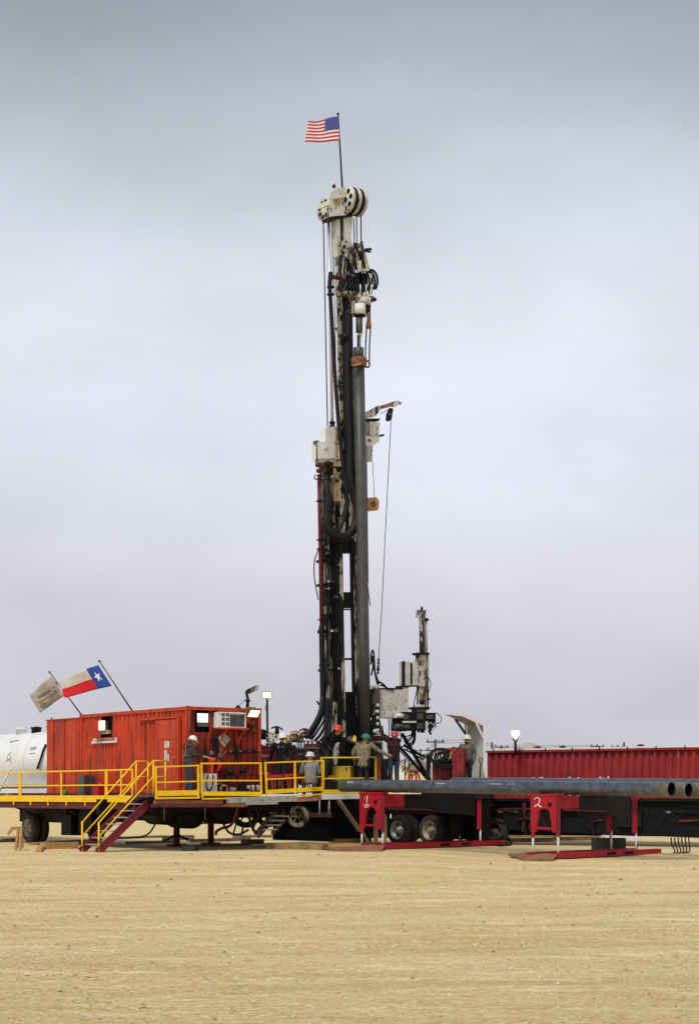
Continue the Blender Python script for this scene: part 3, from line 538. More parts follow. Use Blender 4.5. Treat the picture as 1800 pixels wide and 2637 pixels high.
def tank_trailer():
    fr = Frame(*(CF.w(1.2, 0, 0).xy), YAW); zc, r = 3.22, 1.16
    a, b = fr.w(0.35, 10.9, zc), fr.w(.35, 20.5, zc)
    t = thing('tank_trailer', fr.w(.3, 14, 0), 'big white cylindrical liquid tank behind the red annex box', 'tank')
    MB().lathe(a, fr.v, [(.02, 0), (.6, .05), (r * .94, .22), (r, .4), (r, 9.3), (r * .94, 9.5), (.02, 9.7)], 40).build('shell', TANKW, t)
    for y in (13.2, 16.4): MB().lathe(fr.w(.35, y, zc), fr.v, [(r + .001, 0), (r + .022, 0), (r + .022, .09), (r + .001, .09)], 40, 0, False).build('band', TANKW, t)
    MB().fb(fr, -.85, 1.5, 11.1, 20.5, 1.92, 2.10).build('skirt', WHT, t); m = MB()
    for y in (11.4, 13.2, 15., 17.): m.fb(fr, -.7, 1.3, y, y + .12, 1.5, 1.92)
    m.build('saddle', WHT, t); MB().fb(fr, -.3, 1.0, 11., 20., 1.35, 1.5).build('chassis', BLK2, t)
    for y, s, mt in ((15.6, .22, WHT), (14.2, .2, BLK), (12.8, .2, BLK)): MB().lathe(fr.w(.2, y, zc + r - .03), Z, [(s, 0), (s, .16), (s * 1.15, .17), (s * 1.15, .22), (.02, .26)], 14).build('hatch', mt, t)
    MB().bar(fr.w(.05, 10.9, zc + r + .14), fr.w(.05, 12.8, zc + r + .14), .05).build('catwalk_rail', STEEL, t)
    pf = lambda px, py, e=.004: _cylpt(fr.w(.35, 0, zc), fr.v, r + e, px, py)
    def poly(name, pts, m): MB().add([pf(*p) for p in pts], [tuple(range(len(pts)))]).build(name, m, t)
    K = mat('tank_mark', (.40, .34, .37), .6)
    poly('lettering', ((25, 1914), (25, 1909), (50, 1905), (48, 1908)), K); poly('lettering', ((78, 1932), (80, 1925), (95, 1923.5), (92, 1930)), K); poly('lettering', ((76, 1943), (78, 1940), (90, 1938.5), (89, 1941.5)), K)
    mk = MB()
    for p in (((11.5, 1968), (30, 1921)), ((30, 1921), (30, 1965)), ((18, 1951), (29, 1938)), ((22, 1941), (29, 1951)), ((14, 1962), (29, 1953)), ((17, 1953), (29, 1963))):
        x, y = pf(*p[0]), pf(*p[1]); mk.bar(x, y, .03, .012, up=fr.u)
    mk.build('derrick_mark', K, t)
    MB().tube(spl([pf(118, 1918, .06), pf(111, 1935, .08), pf(104, 1958, .08), pf(96, 1980, .06)], 5), .045, 8).build('hose', HOSE, t)
    MB().bar(pf(27, 1982, .1), fr.w(-.9, CF.loc(pf(27, 2030)).y, 1.5), .06).build('down_pipe', WHT, t)
def _cylpt(o, ax, r, px, py):
    d = W(px, py, 1.0) - V((0, 0, H)); p = V((0, 0, H)) - o; d2 = d - ax * d.dot(ax); p2 = p - ax * p.dot(ax)
    A, B, C = d2.dot(d2), 2 * d2.dot(p2), p2.dot(p2) - r * r; q = B * B - 4 * A * C
    s = (-B - math.sqrt(max(q, 0))) / (2 * A); return V((0, 0, H)) + d * s
tank_trailer()
def timber(label, a, b, w, h, m=WOOD, z=0.0, name='timber_block', grp='timbers under the rig'):
    a, b = V((a.x, a.y, z + h / 2)), V((b.x, b.y, z + h / 2)); o = MB().bar(a, b, w, h).build(name, m); return lab(o, label, 'timber', grp)
G = lambda px, py: W(px, py, F * H / (py - HY))
def left_timbers():
    t = thing('sawhorse', G(45, 2192), 'weathered wooden sawhorse with a steel cross tube by the wheel', 'sawhorse')
    k = G(50, 2192).y; P = lambda x, y, e=0: W(x, y, k + e)
    for a, b in (((40, 2190), (47, 2131)), ((52, 2190), (55, 2132))): MB().bar(P(*a), P(*b), .1, .07).build('leg', WOODN, t)
    for a, b in (((44, 2186), (47, 2131)), ((58, 2186), (55, 2132))): MB().bar(P(*a, .6), P(*b, .6), .1, .07).build('leg', WOODN, t)
    MB().bar(P(20, 2150, .2), P(34, 2133, .2), .09).build('brace', WOODN, t); MB().bar(P(28, 2134, .3), P(58, 2133, .3), .12, .1).build('top_beam', WOODN, t); MB().bar(P(57, 2133, .25), P(70, 2134, .25), .05).build('cross_tube', RUST_GLOW, t)
    timber('fresh sawn beam lying on the ground left of the stairs', G(108, 2188), G(196, 2186), .32, .22, WOODN)
    o = MB().prism([G(92, 2196), G(106, 2196), G(122, 2183), G(108, 2181)], Z * .12).build('timber_block', WOODN); lab(o, 'short pale timber wedge end lying before the long beam', 'timber', 'timbers under the rig')
    timber('dark plank lying far left behind the sawhorse', G(-20, 2171), G(40, 2168), .3, .12, WOOD2)
    timber('low plank under the trailer tyres left of the stairs', G(85, 2178), G(215, 2170), .4, .1, WOOD)
left_timbers()
# ------------------------------------------------------------------ front deck (rig frame)
DF = Frame(-6.26, 56.3, YAW)          # front edge runs along x from pixel 400
def on_deck(px, py, ly=0): return DF.on_y(px, py, ly)
def front_deck():
    t = thing('work_deck', DF.w(4, 1, 0), 'raised steel work deck in front of the mast with worn grey edge beams', 'deck')
    MB().fb(DF, .05, 2.9, .05, 1.35, 1.79, 1.85).build('floor_plate', STEEL, t); MB().fb(DF, 2.92, 9.3, .12, 6.2, 1.93, 1.99).build('floor_plate', STEEL, t)
    def edge(nm, px0, px1, y0, y1, m, o=0., th=.12, slope=0): MB().prism([on_deck(px0, y1, o), on_deck(px1, y1 + slope, o), on_deck(px1, y0 + slope, o), on_deck(px0, y0, o)], DF.v * th).build(nm, m, t)
    edge('edge_beam', 400, 575, 2062, 2072, mat('worn_salmon_beam', (.36, .13, .10), .6, 0, (.22, .07, .055), 4), .05)
    edge('edge_beam', 392, 640, 2072, 2080, RED2, .0, .1); edge('edge_beam', 588, 765, 2054, 2069, GREYP, -.05, .16, -4); edge('edge_beam', 635, 716, 2064, 2074, GREYP, -.10, .16, -2)
    edge('edge_beam', 766, 826, 2054, 2066, mat('salmon_beam', (.42, .20, .14), .6, 0, (.3, .13, .09), 4), -.06, .12, -4); edge('edge_beam', 828, 930, 2046, 2060, WHT, -.05, .16, -2)
    MB().prism([on_deck(570, 2078, -.04), on_deck(628, 2080, -.04), on_deck(640, 2074, -.04), on_deck(628, 2069, -.04), on_deck(590, 2069, -.04)], DF.v * .2).build('skid_plate', RUST_GLOW, t)
    # sub-frame
    MB().fb(DF, .2, 5.5, .6, .75, 1.30, 1.70).fb(DF, .2, 9, 1.5, 1.65, 1.3, 1.7).fb(DF, .2, 9, 4.2, 4.4, 1.2, 1.7).build('floor_beam', BLK2, t)
    for px in (423, 528, 845, 951):
        p = on_deck(px, 2100, .05); MB().cyl(V((p.x, p.y, 1.62)), V((p.x, p.y, 1.0 if px < 900 else 1.3)), .018, n=6).build('hanging_pin', STEEL, t)
    for px in (823, 848): p = on_deck(px, 2100, -.1); MB().cyl(V((p.x, p.y, 1.65)), V((p.x, p.y, 1.18)), .022, n=6).build('hanging_pin', GREYP, t)
    # support legs with braces
    lg = []
    for px, py0, py1 in ((455, 2180, 2085), (543, 2176, 2085)):
        p = G(px, py0); q = V((p.x, p.y, 1.6)); p.z = .08; MB().bar(p, q, .17, .17, up=CF.v).fb(Frame(p.x, p.y, YAW), -.28, .28, -.25, .25, 0, .08).build('leg', RED2, t); lg.append(p)
    for a, b in (((.0, .35), (-.55, .1)), ((.0, .5), (.6, 1.05)), ((.0, .35), (.5, .12))): p = lg[0]; MB().bar(p + Z * a[1] + DF.u * a[0], p + DF.u * b[0] + Z * b[1], .07).build('brace', RED2, t)
    MB().bar(lg[0] + Z * .72, lg[1] + Z * .72, .06, .06).build('brace', RED2, t); MB().bar(lg[1] + Z * .75, lg[1] + Z * 1.25 - DF.u * .35, .06).build('brace', RED2, t); MB().bar(lg[0] + Z * 1.0 + DF.u * .2, lg[1] + Z * 1.5 - DF.u * .1, .05).build('brace', RED2, t)
front_deck()
def deck_rails():
    rail_panel('guard_rail', 'short yellow rail panel at the top of the stairs', (on_deck(403, 2051), on_deck(512, 2049), on_deck(512, 1972), on_deck(401, 1976)), (0, .985), None, toe=.17)
    r = rail_panel('guard_rail', 'yellow rail panel before the tool wall of the container', (on_deck(521, 2050), on_deck(673, 2051), on_deck(671, 1966), on_deck(518, 1967)), (0, 1), None)
    MB().bar(on_deck(400, 2057, -.02), on_deck(514, 2055, -.02), .05, .06).build('kick_bar', YEL, r); MB().bar(on_deck(520, 2058, -.02), on_deck(588, 2057, -.02), .04, .05).build('kick_bar', YEL, r)
    rail_panel('guard_rail', 'tilted yellow rail panel in front of the red stands and gauges', (on_deck(687, 2046), on_deck(832, 2037), on_deck(833, 1960), on_deck(683, 1965)), (0, .50, 1), None)
    r = rail_panel('guard_rail', 'taller yellow rail panel before the mast foot', (on_deck(831, 2045), on_deck(968, 2043), on_deck(967, 1951), on_deck(828, 1952)), (0, 1), None, mid=.42)
    MB().bar(on_deck(766, 2050, -.08), on_deck(828, 2046, -.08), .04, .05).build('kick_bar', YEL, r)
deck_rails()
# ------------------------------------------------------------------ mast
MF = Frame(0.0, 64.5, YAW)
LEAN = .0175
def mq(q, y, ly=0.): return MF.on_y(q - LEAN * (1900 - y), y, ly)      # q: column corrected for the mast's slight lean
def pm(px, py, ly=0.): return MF.on_y(px, py, ly)
def col(mb, q0, q1, y0, y1, ly, dep, m=0): mb.prism([mq(q0, y1, ly), mq(q1, y1, ly), mq(q1, y0, ly), mq(q0, y0, ly)], MF.v * dep, m); return mb
def pcol(mb, pts, ly, dep, m=0): mb.prism([pm(x, y, ly) for x, y in pts], MF.v * dep, m); return mb
def line(mb, pts, ly, r, n=6, m=0, k=1):
    P = [pm(p[0], p[1], p[2] if len(p) > 2 else ly) for p in pts]; mb.tube(spl(P, k) if k > 1 else P, r, n, m); return mb
def mast():
    t = thing('drilling_mast', mq(890, 2010), 'tall greasy black and white telescoping drilling mast standing over the deck', 'mast')
    # outer (lower) mast: left column, right column, cross ties
    mb = MB(); col(mb, 874, 890, 1395, 2075, 0, .34); mb.build('lower_column', BLK, t)
    mb = MB(); col(mb, 913, 926, 1395, 2075, 0, .12); mb.build('lower_column', BLK, t)
    mb = MB(); col(mb, 884, 891, 1400, 1900, -.06, .05); mb.build('guide_rail', GREASE2, t)
    mb = MB(); col(mb, 919, 929, 1430, 1850, -.05, .04); mb.build('guide_rail', GREASE2, t)
    for y0, y1 in ((1525, 1566), (1695, 1700), (1782, 2070), (1568, 1571)): mb = MB(); col(mb, 891, 913, y0, y1, .02, .14); mb.build('cross_tie', BLK, t)
    mb = MB(); col(mb, 885, 922, 1385, 1424, .03, .3); mb.build('cross_tie', BLK, t)
    # left flank of the lower mast: cylinder housing, grease-covered
    mb = MB(); col(mb, 846, 873, 1182, 1940, .36, .30); mb.build('cylinder_housing', GREASE2, t)
    mb = MB(); col(mb, 852, 893, 1182, 1425, .55, .05); mb.build('back_plate', GREASE2, t)
    for y0, y1 in ((1400, 1432), (1518, 1560), (1580, 1612)): mb = MB(); col(mb, 848, 875, y0, y1, .30, .36); mb.build('clamp_box', BLK, t)
    for y in (1440, 1502, 1623, 1722, 1826): mb = MB(); col(mb, 838, 874, y, y + 7, .28, .40); mb.build('hose_clamp', BLK, t)
    for q, w in ((839, 3), (846, 2.2), (853, 3), (860, 2), (866, 2.5)):
        mb = MB(); mb.tube([mq(q, y, .26 + .03 * math.sin(y * .05 + q)) for y in range(1215, 1941, 24)], w / 70 * .5 * .9, 6); mb.build('hydraulic_line', HOSE if q != 853 else STEEL, t)
    # inner (upper) mast
    mb = MB(); col(mb, 891.5, 899, 640, 1420, .12, .14); mb.build('upper_column', GREASY, t)
    mb = MB(); col(mb, 890, 902, 558, 660, .10, .30); mb.build('upper_column', SPECK, t)
    mb = MB(); col(mb, 913, 927, 560, 1425, .10, .12); mb.build('upper_column', GREASY, t)
    mb = MB(); col(mb, 899, 913, 640, 1425, .20, .08); mb.build('upper_web', BLK, t)
    mb = MB(); pcol(mb, ((884, 556), (908, 556), (905, 600), (903, 628), (886, 628), (888, 600)), .06, .1); mb.build('head_plate', SPECK, t)
    mb = MB(); col(mb, 901, 906, 560, 640, .07, .05); mb.build('web_slot', BLK, t)
    # lift cylinders and rods
    mb = MB(); mb.cyl(mq(869.7, 1092, .45), mq(869.7, 540, .45), .058, n=14); mb.build('lift_rod', CHR, t)
    mb = MB(); mb.cyl(mq(941.5, 700, .25), mq(941.5, 555, .25), .03, n=10); mb.build('lift_rod', CHR, t)
    for nm, q0, y0, q1, y1, ly, r in (('hoist_cable', 856, 565, 857.5, 1098, .7, .022), ('hoist_cable', 881, 560, 882, 1190, .42, .016), ('hoist_cable', 887, 560, 885, 760, .40, .013), ('hoist_cable', 953, 545, 952, 680, -.1, .024), ('hoist_cable', 877, 560, 878, 760, .5, .012), ('hoist_cable', 934, 560, 935, 650, .1, .02)):
        MB().tube([mq(q0, y0, ly), mq((q0 + q1) / 2, (y0 + y1) / 2, ly), mq(q1, y1, ly)], r, 6).build(nm, BLK, t)
    # cylinder head box on the left
    mb = MB(); pcol(mb, ((838, 1137), (863, 1137), (864, 1098), (839, 1100)), .30, .35); mb.build('cylinder_head', WHT, t)
    mb = MB(); mb.lathe(mq(869.7, 1100, .45), Z, [(.13, 0), (.13, .04), (.09, .05), (.09, .14), (.12, .15), (.12, .2)], 14); mb.build('rod_gland', BLK, t)
    mb = MB(); pcol(mb, ((819, 1181), (863, 1180), (862, 1137), (818, 1138)), .28, .4); pcol(mb, ((822, 1190), (866, 1190), (866, 1181), (822, 1181)), .34, .3); mb.build('valve_cabinet', WHT, t)
    mb = MB(); pcol(mb, ((863, 1185), (872, 1185), (872, 1100), (864, 1100)), .26, .3); pcol(mb, ((861, 1290), (875, 1290), (873, 1186), (863, 1186)), .27, .3); mb.build('side_plate', mat('rust_streaked_cream', (.56, .42, .24), .55, 0, (.40, .28, .13), 3, (.03, .025, .02), 7, .58, .04, 2), t)
    mb = MB(); pcol(mb, ((814, 1141), (822, 1141), (822, 1134), (814, 1134)), .3, .2); pcol(mb, ((816, 1190), (819, 1190), (819, 1141), (816, 1141)), .3, .05); mb.build('bracket', STEEL, t)
    mb = MB(); pcol(mb, ((834, 1155), (844, 1155), (844, 1144), (834, 1144)), .25, .04); mb.build('junction_box', WHT, t)
    for x, y, r, m in ((818, 1197, .10, RED2), (820, 1212, .09, RED2), (832, 1198, .09, RED2), (844, 1195, .13, BLK), (850, 1200, .09, RED2), (838, 1218, .07, BLK)):
        MB().ball(pm(x, y, .15), r, 10).build('valve', m, t)
    mb = MB(); line(mb, ((852, 1203), (866, 1203)), .1, .035, 8); mb.ball(pm(874, 1205, .1), .12, 10, 0, .6); mb.build('valve_handle', BLK, t)
    mb = MB(); line(mb, ((810, 1227), (812, 1223), (824, 1226), (836, 1227), (846, 1234)), .1, .015, 6, 0, 4); line(mb, ((810, 1227), (811, 1233), (824, 1235), (850, 1236)), .1, .022, 6, 0, 4); mb.build('valve_ring', BLK, t)
    rnd = random.Random(3)
    for k in range(16):
        q = rnd.uniform(842, 872); y0 = rnd.uniform(1230, 1800); y1 = min(1935, y0 + rnd.uniform(60, 240)); bow = rnd.uniform(-3, 3)
        MB().tube([mq(q + bow * math.sin((y - y0) / (y1 - y0) * 3.14), y, .24 - .03 * (k % 3)) for y in [y0 + (y1 - y0) * i / 10 for i in range(11)]], rnd.uniform(.012, .035), 6).build('hydraulic_line', (HOSE, BLK, GREASE2)[k % 3], t)
    for k in range(26):
        q = rnd.uniform(842, 890); y = rnd.uniform(1220, 1900); MB().box(mq(q, y, .2 if q < 872 else -.03), MF.u * rnd.uniform(.03, .08), MF.v * .03, Z * rnd.uniform(.02, .07)).build('fitting', (BLK, STEEL, GREASY)[k % 3], t)
    for k in range(14):
        q = rnd.uniform(884, 928); y = rnd.uniform(700, 1240); MB().box(mq(q, y, .06), MF.u * rnd.uniform(.03, .07), MF.v * .04, Z * rnd.uniform(.02, .08)).build('fitting', (BLK, GREASY, STEEL)[k % 3], t)
    # red stand pipe with clamps
    MB().tube([mq(832.5, y, .20) for y in (1222, 1350, 1480, 1612)], .058, 10).build('stand_pipe', mat('stand_pipe_red', (.17, .008, .014), .5, 0, (.10, .007, .010), 2), t)
    for y in (1292, 1392, 1415, 1598, 1624, 1715): MB().lathe(mq(832.5 - .0 , y, .20), Z, [(.06, 0), (.09, 0), (.09, .05), (.06, .05)], 10, 0, False).bar(mq(824, y - 1, .2), mq(850, y - 1, .2), .04).build('pipe_clamp', BLK, t)
    MB().tube([mq(832, y, .2) for y in range(1612, 1802, 4)], .085, 10, corr=.07).build('mud_hose', HOSE, t)
    MB().tube(spl([mq(829, 1415, .15), mq(818, 1445, .15), mq(817, 1490, .15), mq(826, 1545, .15)], 6), .022, 6).build('hydraulic_line', HOSE, t)
    # sweeping hoses at the foot
    for i, (pts, r) in enumerate(((((830, 1795), (826, 1830), (812, 1862), (788, 1900)), .085), (((835, 1800), (831, 1840), (816, 1872), (797, 1903)), .05), (((838, 1805), (836, 1850), (820, 1880), (803, 1905)), .045), (((843, 1800), (842, 1850), (830, 1885), (812, 1908)), .06), (((848, 1800), (848, 1860), (838, 1890), (822, 1912)), .045), (((855, 1790), (853, 1850), (846, 1890), (833, 1915)), .04))):
        P = spl([pm(x, y, .1 - .12 * k) for k, (x, y) in enumerate(pts)], 9); MB().tube(P, r, 8, corr=.06 if i == 0 else 0).build('hose', HOSE, t)
    MB().bar(pm(816, 1806, .2), pm(823, 1816, .2), .05).bar(pm(820, 1815, .2), pm(833, 1812, .2), .05).build('hose_hook', BLK, t)
    # festoon hoses
    MB().tube(spl([pm(852, 700, -.1), pm(849, 730, -.12), pm(852, 780, -.1), pm(856, 850, -.1), pm(859, 905, -.1), pm(865, 1000, -.12), pm(872, 1090, -.14), pm(881, 1180, -.16), pm(890, 1240, -.18), pm(893, 1290, -.2), pm(886, 1335, -.22), pm(870, 1366, -.24), pm(852, 1360, -.22), pm(841, 1330, -.2), pm(841, 1290, -.15), pm(846, 1240, -.08)], 16), .075, 9, corr=.07).build('mud_hose', HOSE, t)
    for k, (off, r) in enumerate(((0, .15), (9, .11), (-7, .08), (4, .10))):
        P = spl([pm(896 + off * .5, 800, -.1), pm(896 + off * .6, 900, -.12), pm(897 + off * .6, 1034, -.14), pm(901 + off * .6, 1146, -.16), pm(903 + off, 1230, -.2), pm(913 + off, 1275, -.24), pm(920 + off * .8, 1314, -.28), pm(914 + off * .8, 1352, -.3), pm(893, 1380 + off * .6, -.28), pm(866, 1381 + off * .6, -.25), pm(847 - off * .3, 1364, -.2), pm(842 - off * .4, 1335, -.16), pm(845, 1280, -.1)], 14)
        MB().tube(P, r, 9, corr=.05).build('hose_bundle', HOSE, t)
    for k, (q, r) in enumerate(((906, .06), (912, .07), (902, .05), (909, .055), (904, .05))):
        MB().tube([mq(q + 1.2 * math.sin(y * .02 + k * 2), y, .04 + .03 * math.sin(y * .011 + k)) for y in range(760, 1230, 14)], r, 7).build('hydraulic_line', HOSE, t)
    MB().ball(pm(889, 868, -.1), .22, 9, 0, .8).build('hose_saddle', BLK, t)
    # swivel elbow on the left of the top drive
    mb = MB(); mb.tube(spl([pm(884, 717, -.05), pm(868, 714, -.08), pm(855, 713, -.1), pm(850, 722, -.1), pm(850, 742, -.1)], 6), .08, 10); mb.build('gooseneck', RED2, t)
    for y in (742, 761): MB().lathe(pm(851, y, -.1), Z, [(.07, 0), (.13, .02), (.13, .08), (.07, .10)], 12).build('union_nut', BLK, t)
    # crown sheaves, axis along local x
    ax = MF.u
    def sheave(c, r, w, m, holes=7, nm='sheave'):
        mb = MB(); mb.lathe(c - ax * w / 2, ax, [(r * .15, 0), (r, 0), (r, w * .2), (r * .9, w * .5), (r, w * .8), (r, w), (r * .15, w)], 32); o = mb.build(nm, m, t); h = MB()
        for i in range(holes):
            a = i * 2 * math.pi / holes + .3; q = c - ax * (w / 2 + .004) + MF.v * (r * .64 * math.cos(a)) + Z * (r * .64 * math.sin(a)); MB().cyl(q, q + ax * .008, r * .2, n=14).build('lightening_hole', BLK2, o)
    C0 = pm(893, 514, .0)
    for k in range(5): sheave(C0 + ax * (.0 + .145 * k), .50, .085, SPECK if k % 2 == 0 else BLK)
    C1 = pm(837, 538, .75); sheave(C1, .44, .09, SPECK, 8); sheave(C1 + ax * .22, .44, .09, BLK)
    pl = [(850, 500), (859, 487), (872, 483), (880, 481), (888, 482), (892, 500), (892, 530), (887, 549), (866, 556), (853, 560), (850, 534)]
    mb = MB(); mb.prism([pm(x, y, .02) for x, y in pl], MF.v * .10); mb.build('crown_plate', SPECK, t)
    mb = MB(); pcol(mb, ((862, 511), (874, 508), (876, 522), (864, 527)), -.01, .03); mb.build('crown_pocket', ORGB, t); mb = MB(); pcol(mb, ((858, 509), (886, 503), (886, 506), (859, 512)), -.06, .08); mb.build('crown_ledge', SPECK, t)
    MB().prism([pm(x, y, .03) for x, y in ((834, 519), (856, 512), (857, 524), (836, 530))], MF.v * .4).build('rod_bracket', WHT, t)
    MB().cyl(C0 - ax * .1, C0 + ax * .75, .09, n=12).build('axle', BLK, t)
    mb = MB(); pcol(mb, ((850, 566), (908, 556), (908, 550), (850, 557)), -.02, .5); mb.build('crown_base', BLK, t)
    MB().cyl(pm(860, 482, .1), pm(860, 474, .1), .06, n=8).build('beacon', BLK, t); MB().lathe(pm(860, 476, .1), Z, [(.07, 0), (.07, .1), (.03, .12)], 8).build('beacon_lens', GLASS, t)
    # base frame around the mast foot
    mb = MB(); col(mb, 838, 950, 1912, 2070, .15, .9); mb.build('foot_frame', BLK, t)
    mb = MB(); pcol(mb, ((856, 1925), (874, 1912), (872, 1970), (858, 1972)), -.05, .1); mb.build('foot_plate', GREASY, t)
    mb = MB(); pcol(mb, ((850, 1885), (856, 1808), (862, 1808), (858, 1885)), .1, .1); pcol(mb, ((863, 1880), (866, 1810), (869, 1810), (867, 1880)), .1, .1); mb.build('foot_strip', GREASY, t)
    return t
mast()
def flag_usa():
    k = pm(881, 480, .1).y
    P = lambda x, y: W(x, y, k)
    def colr(u, v):
        if u < .46 and v < .5385: return 2
        return 0 if int(v * 13) % 2 == 0 else 1
    t, cl, pt = flag('american_flag', 'American flag with stars and stripes flying above the mast crown', (pm(881.5, 482, .1), P(870.5, 292)), (P(872, 299), P(876, 361), P(785.5, 365.5), P(794, 311)), 40, 26, colr, [FRED, FWHT, FBLU], BLK, .09, pr=.035, ph=.8)
    mb = MB()
    for r in range(9):
        for c in range(6 if r % 2 == 0 else 5): star(mb, pt, .46 * (1 + 2 * c + (r % 2)) / 12, .5385 * (r + 1) / 10, .014, .019, V((0, -.015, 0)))
    o = mb.build('stars', FWHT, cl); o['kind'] = 'stuff'
flag_usa()
def top_drive():
    t = thing('top_drive', pm(925, 800, -.3), 'white and black top drive carriage hanging high on the mast', 'top drive'); ly = -.30
    mb = MB(); pcol(mb, ((880, 619), (890, 617), (908, 628), (915, 690), (919, 724), (906, 724), (899, 668), (880, 650)), ly + .2, .06); mb.build('link_plate', GREASY, t)
    mb = MB(); pcol(mb, ((912, 623), (935, 627), (953, 694), (944, 698), (912, 692)), ly, .06); mb.build('link_plate', GREASE2, t)
    h = pm(928, 641, ly - .01); MB().cyl(h, h + MF.v * .03, .07, n=12).build('pin_hole', GLASS, t)
    h = pm(887, 634, ly + .19); MB().cyl(h, h + MF.v * .03, .07, n=12).build('pin', BLK, t)
    mb = MB(); pcol(mb, ((921, 697), (931, 697), (931, 670), (921, 670)), ly - .06, .06); pcol(mb, ((936, 697), (950, 697), (948, 678), (936, 680)), ly - .05, .06); mb.build('sheave_block', SPECK, t)
    mb = MB(); line(mb, ((931, 620), (935, 668), (939, 690)), ly - .08, .045, 8); line(mb, ((905, 635), (915, 680), (918, 692)), ly - .04, .05, 8); mb.build('lifting_line', BLK, t)
    mb = MB(); pcol(mb, ((876, 655), (892, 655), (896, 700), (888, 745), (880, 745)), ly + .25, .3); mb.build('carriage', GREASE2, t)
    mb = MB(); pcol(mb, ((893, 660), (900, 668), (906, 742), (880, 742), (884, 690)), ly + .18, .3); mb.build('carriage_frame', BLK, t)
    # hose reels / rings
    for (cx, cy, r, n_, dx) in ((950, 722, .40, 6, 1.0), (902, 727, .33, 4, 1.0)):
        for k in range(n_):
            c = pm(cx - k * 6.0 * dx + 6, cy + (k % 2) * 2, ly + .1); rr = r * (1 - .05 * k)
            MB().tube([c + (MF.u * .75 + MF.v * -.35) * (rr * .72 * math.cos(a)) + Z * (rr * math.sin(a)) for a in [i * math.pi / 10 - .9 for i in range(18)]], .045, 7).build('loop_hose', HOSE, t)
    mb = MB(); pcol(mb, ((890, 700), (938, 702), (944, 750), (892, 744)), ly + .15, .3); mb.build('motor_block', BLK, t)
    for i, x in enumerate((921, 928, 935, 943, 951, 957)): MB().cyl(pm(x, 757 - (i < 3) * 2, ly - .05), pm(x, 736 - (i % 2) * 4, ly - .05), .03, n=8).build('hose_fitting', SPECK if i % 2 else BLK, t)
    mb = MB(); mb.prism([pm(x, y, ly - .1) for x, y in ((886, 750), (890, 747), (925, 752), (960, 761), (971, 768), (968, 772), (945, 768), (912, 760), (888, 754))], MF.v * .5); mb.build('deck_plate', GREASY, t)
    mb = MB(); mb.prism([pm(x, y, ly - .14) for x, y in ((944, 768), (971, 768), (969, 774), (946, 774))], MF.v * .5); mb.build('rim_plate', BLK, t)
    mb = MB(); mb.cyl(pm(935, 768, ly + .1), pm(935, 785, ly + .1), .30, n=20); mb.build('gear_case', SPECK, t)
    mb = MB(); mb.cyl(pm(926, 783, ly), pm(927, 812, ly), .215, n=20); mb.build('housing', WHT, t); MB().lathe(pm(927, 815, ly), Z, [(.19, 0), (.225, .02), (.225, .06), (.2, .08)], 20).build('seal_ring', BLK, t)
    mb = MB(); mb.cyl(pm(925, 815, ly), pm(925, 856, ly), .125, n=16); mb.build('quill', CASE, t); MB().cyl(pm(927, 856, ly), pm(927, 865, ly), .075, n=14).build('saver_sub', CHR, t)
    MB().cyl(pm(922, 862, ly + .1), pm(922, 900, ly + .1), .035, n=8).build('torque_bar', BLK, t); MB().cyl(pm(927, 862, ly + .15), pm(927, 900, ly + .15), .035, n=8).build('torque_bar', CHR, t)
    mb = MB(); pcol(mb, ((902, 806), (918, 803), (918, 800), (902, 803)), ly, .2); pcol(mb, ((906, 815), (914, 815), (914, 762), (906, 762)), ly + .1, .1); mb.build('support_arm', GREASY, t)
    mb = MB(); pcol(mb, ((943, 806), (954, 806), (955, 783), (943, 783)), ly - .05, .15); mb.build('link_ear', BLK, t)
    MB().tube([pm(949, 806, ly - .05), pm(950, 822, ly - .05), pm(949, 840, ly - .05), pm(949, 845, ly - .05)], [.09, .07, .11, .09], 10).build('link_eye', RUST_GLOW, t)
    for x0, x1 in ((944, 941), (954, 951)): MB().tube([pm(x0, 842, ly - .05), pm(x1 + .5, 890, ly - .05), pm(x1, 930, ly - .05)], .026, 8).build('bail_link', BLK, t)
def top_drive_lines():
    t = [o for o in bpy.data.objects if o.name == 'top_drive'][0]; rnd = random.Random(8)
    for k in range(15):
        x0, y0 = rnd.uniform(882, 905), rnd.uniform(660, 735); x1, y1 = x0 + rnd.uniform(-8, 12), y0 + rnd.uniform(25, 90)
        MB().tube(spl([pm(x0, y0, -.2), pm((x0 + x1) / 2 + rnd.uniform(-7, 7), (y0 + y1) / 2, -.26), pm(x1, y1, -.15)], 6), rnd.uniform(.014, .035), 6).build('hose', HOSE if k % 3 else GREASE2, t)
    for k in range(16): MB().box(pm(rnd.uniform(878, 955), rnd.uniform(640, 760), -.36), MF.u * rnd.uniform(.03, .09), MF.v * .03, Z * rnd.uniform(.02, .08)).build('fitting', (BLK, BLK, GREASY, STEEL)[k % 4], t)
top_drive(); top_drive_lines()
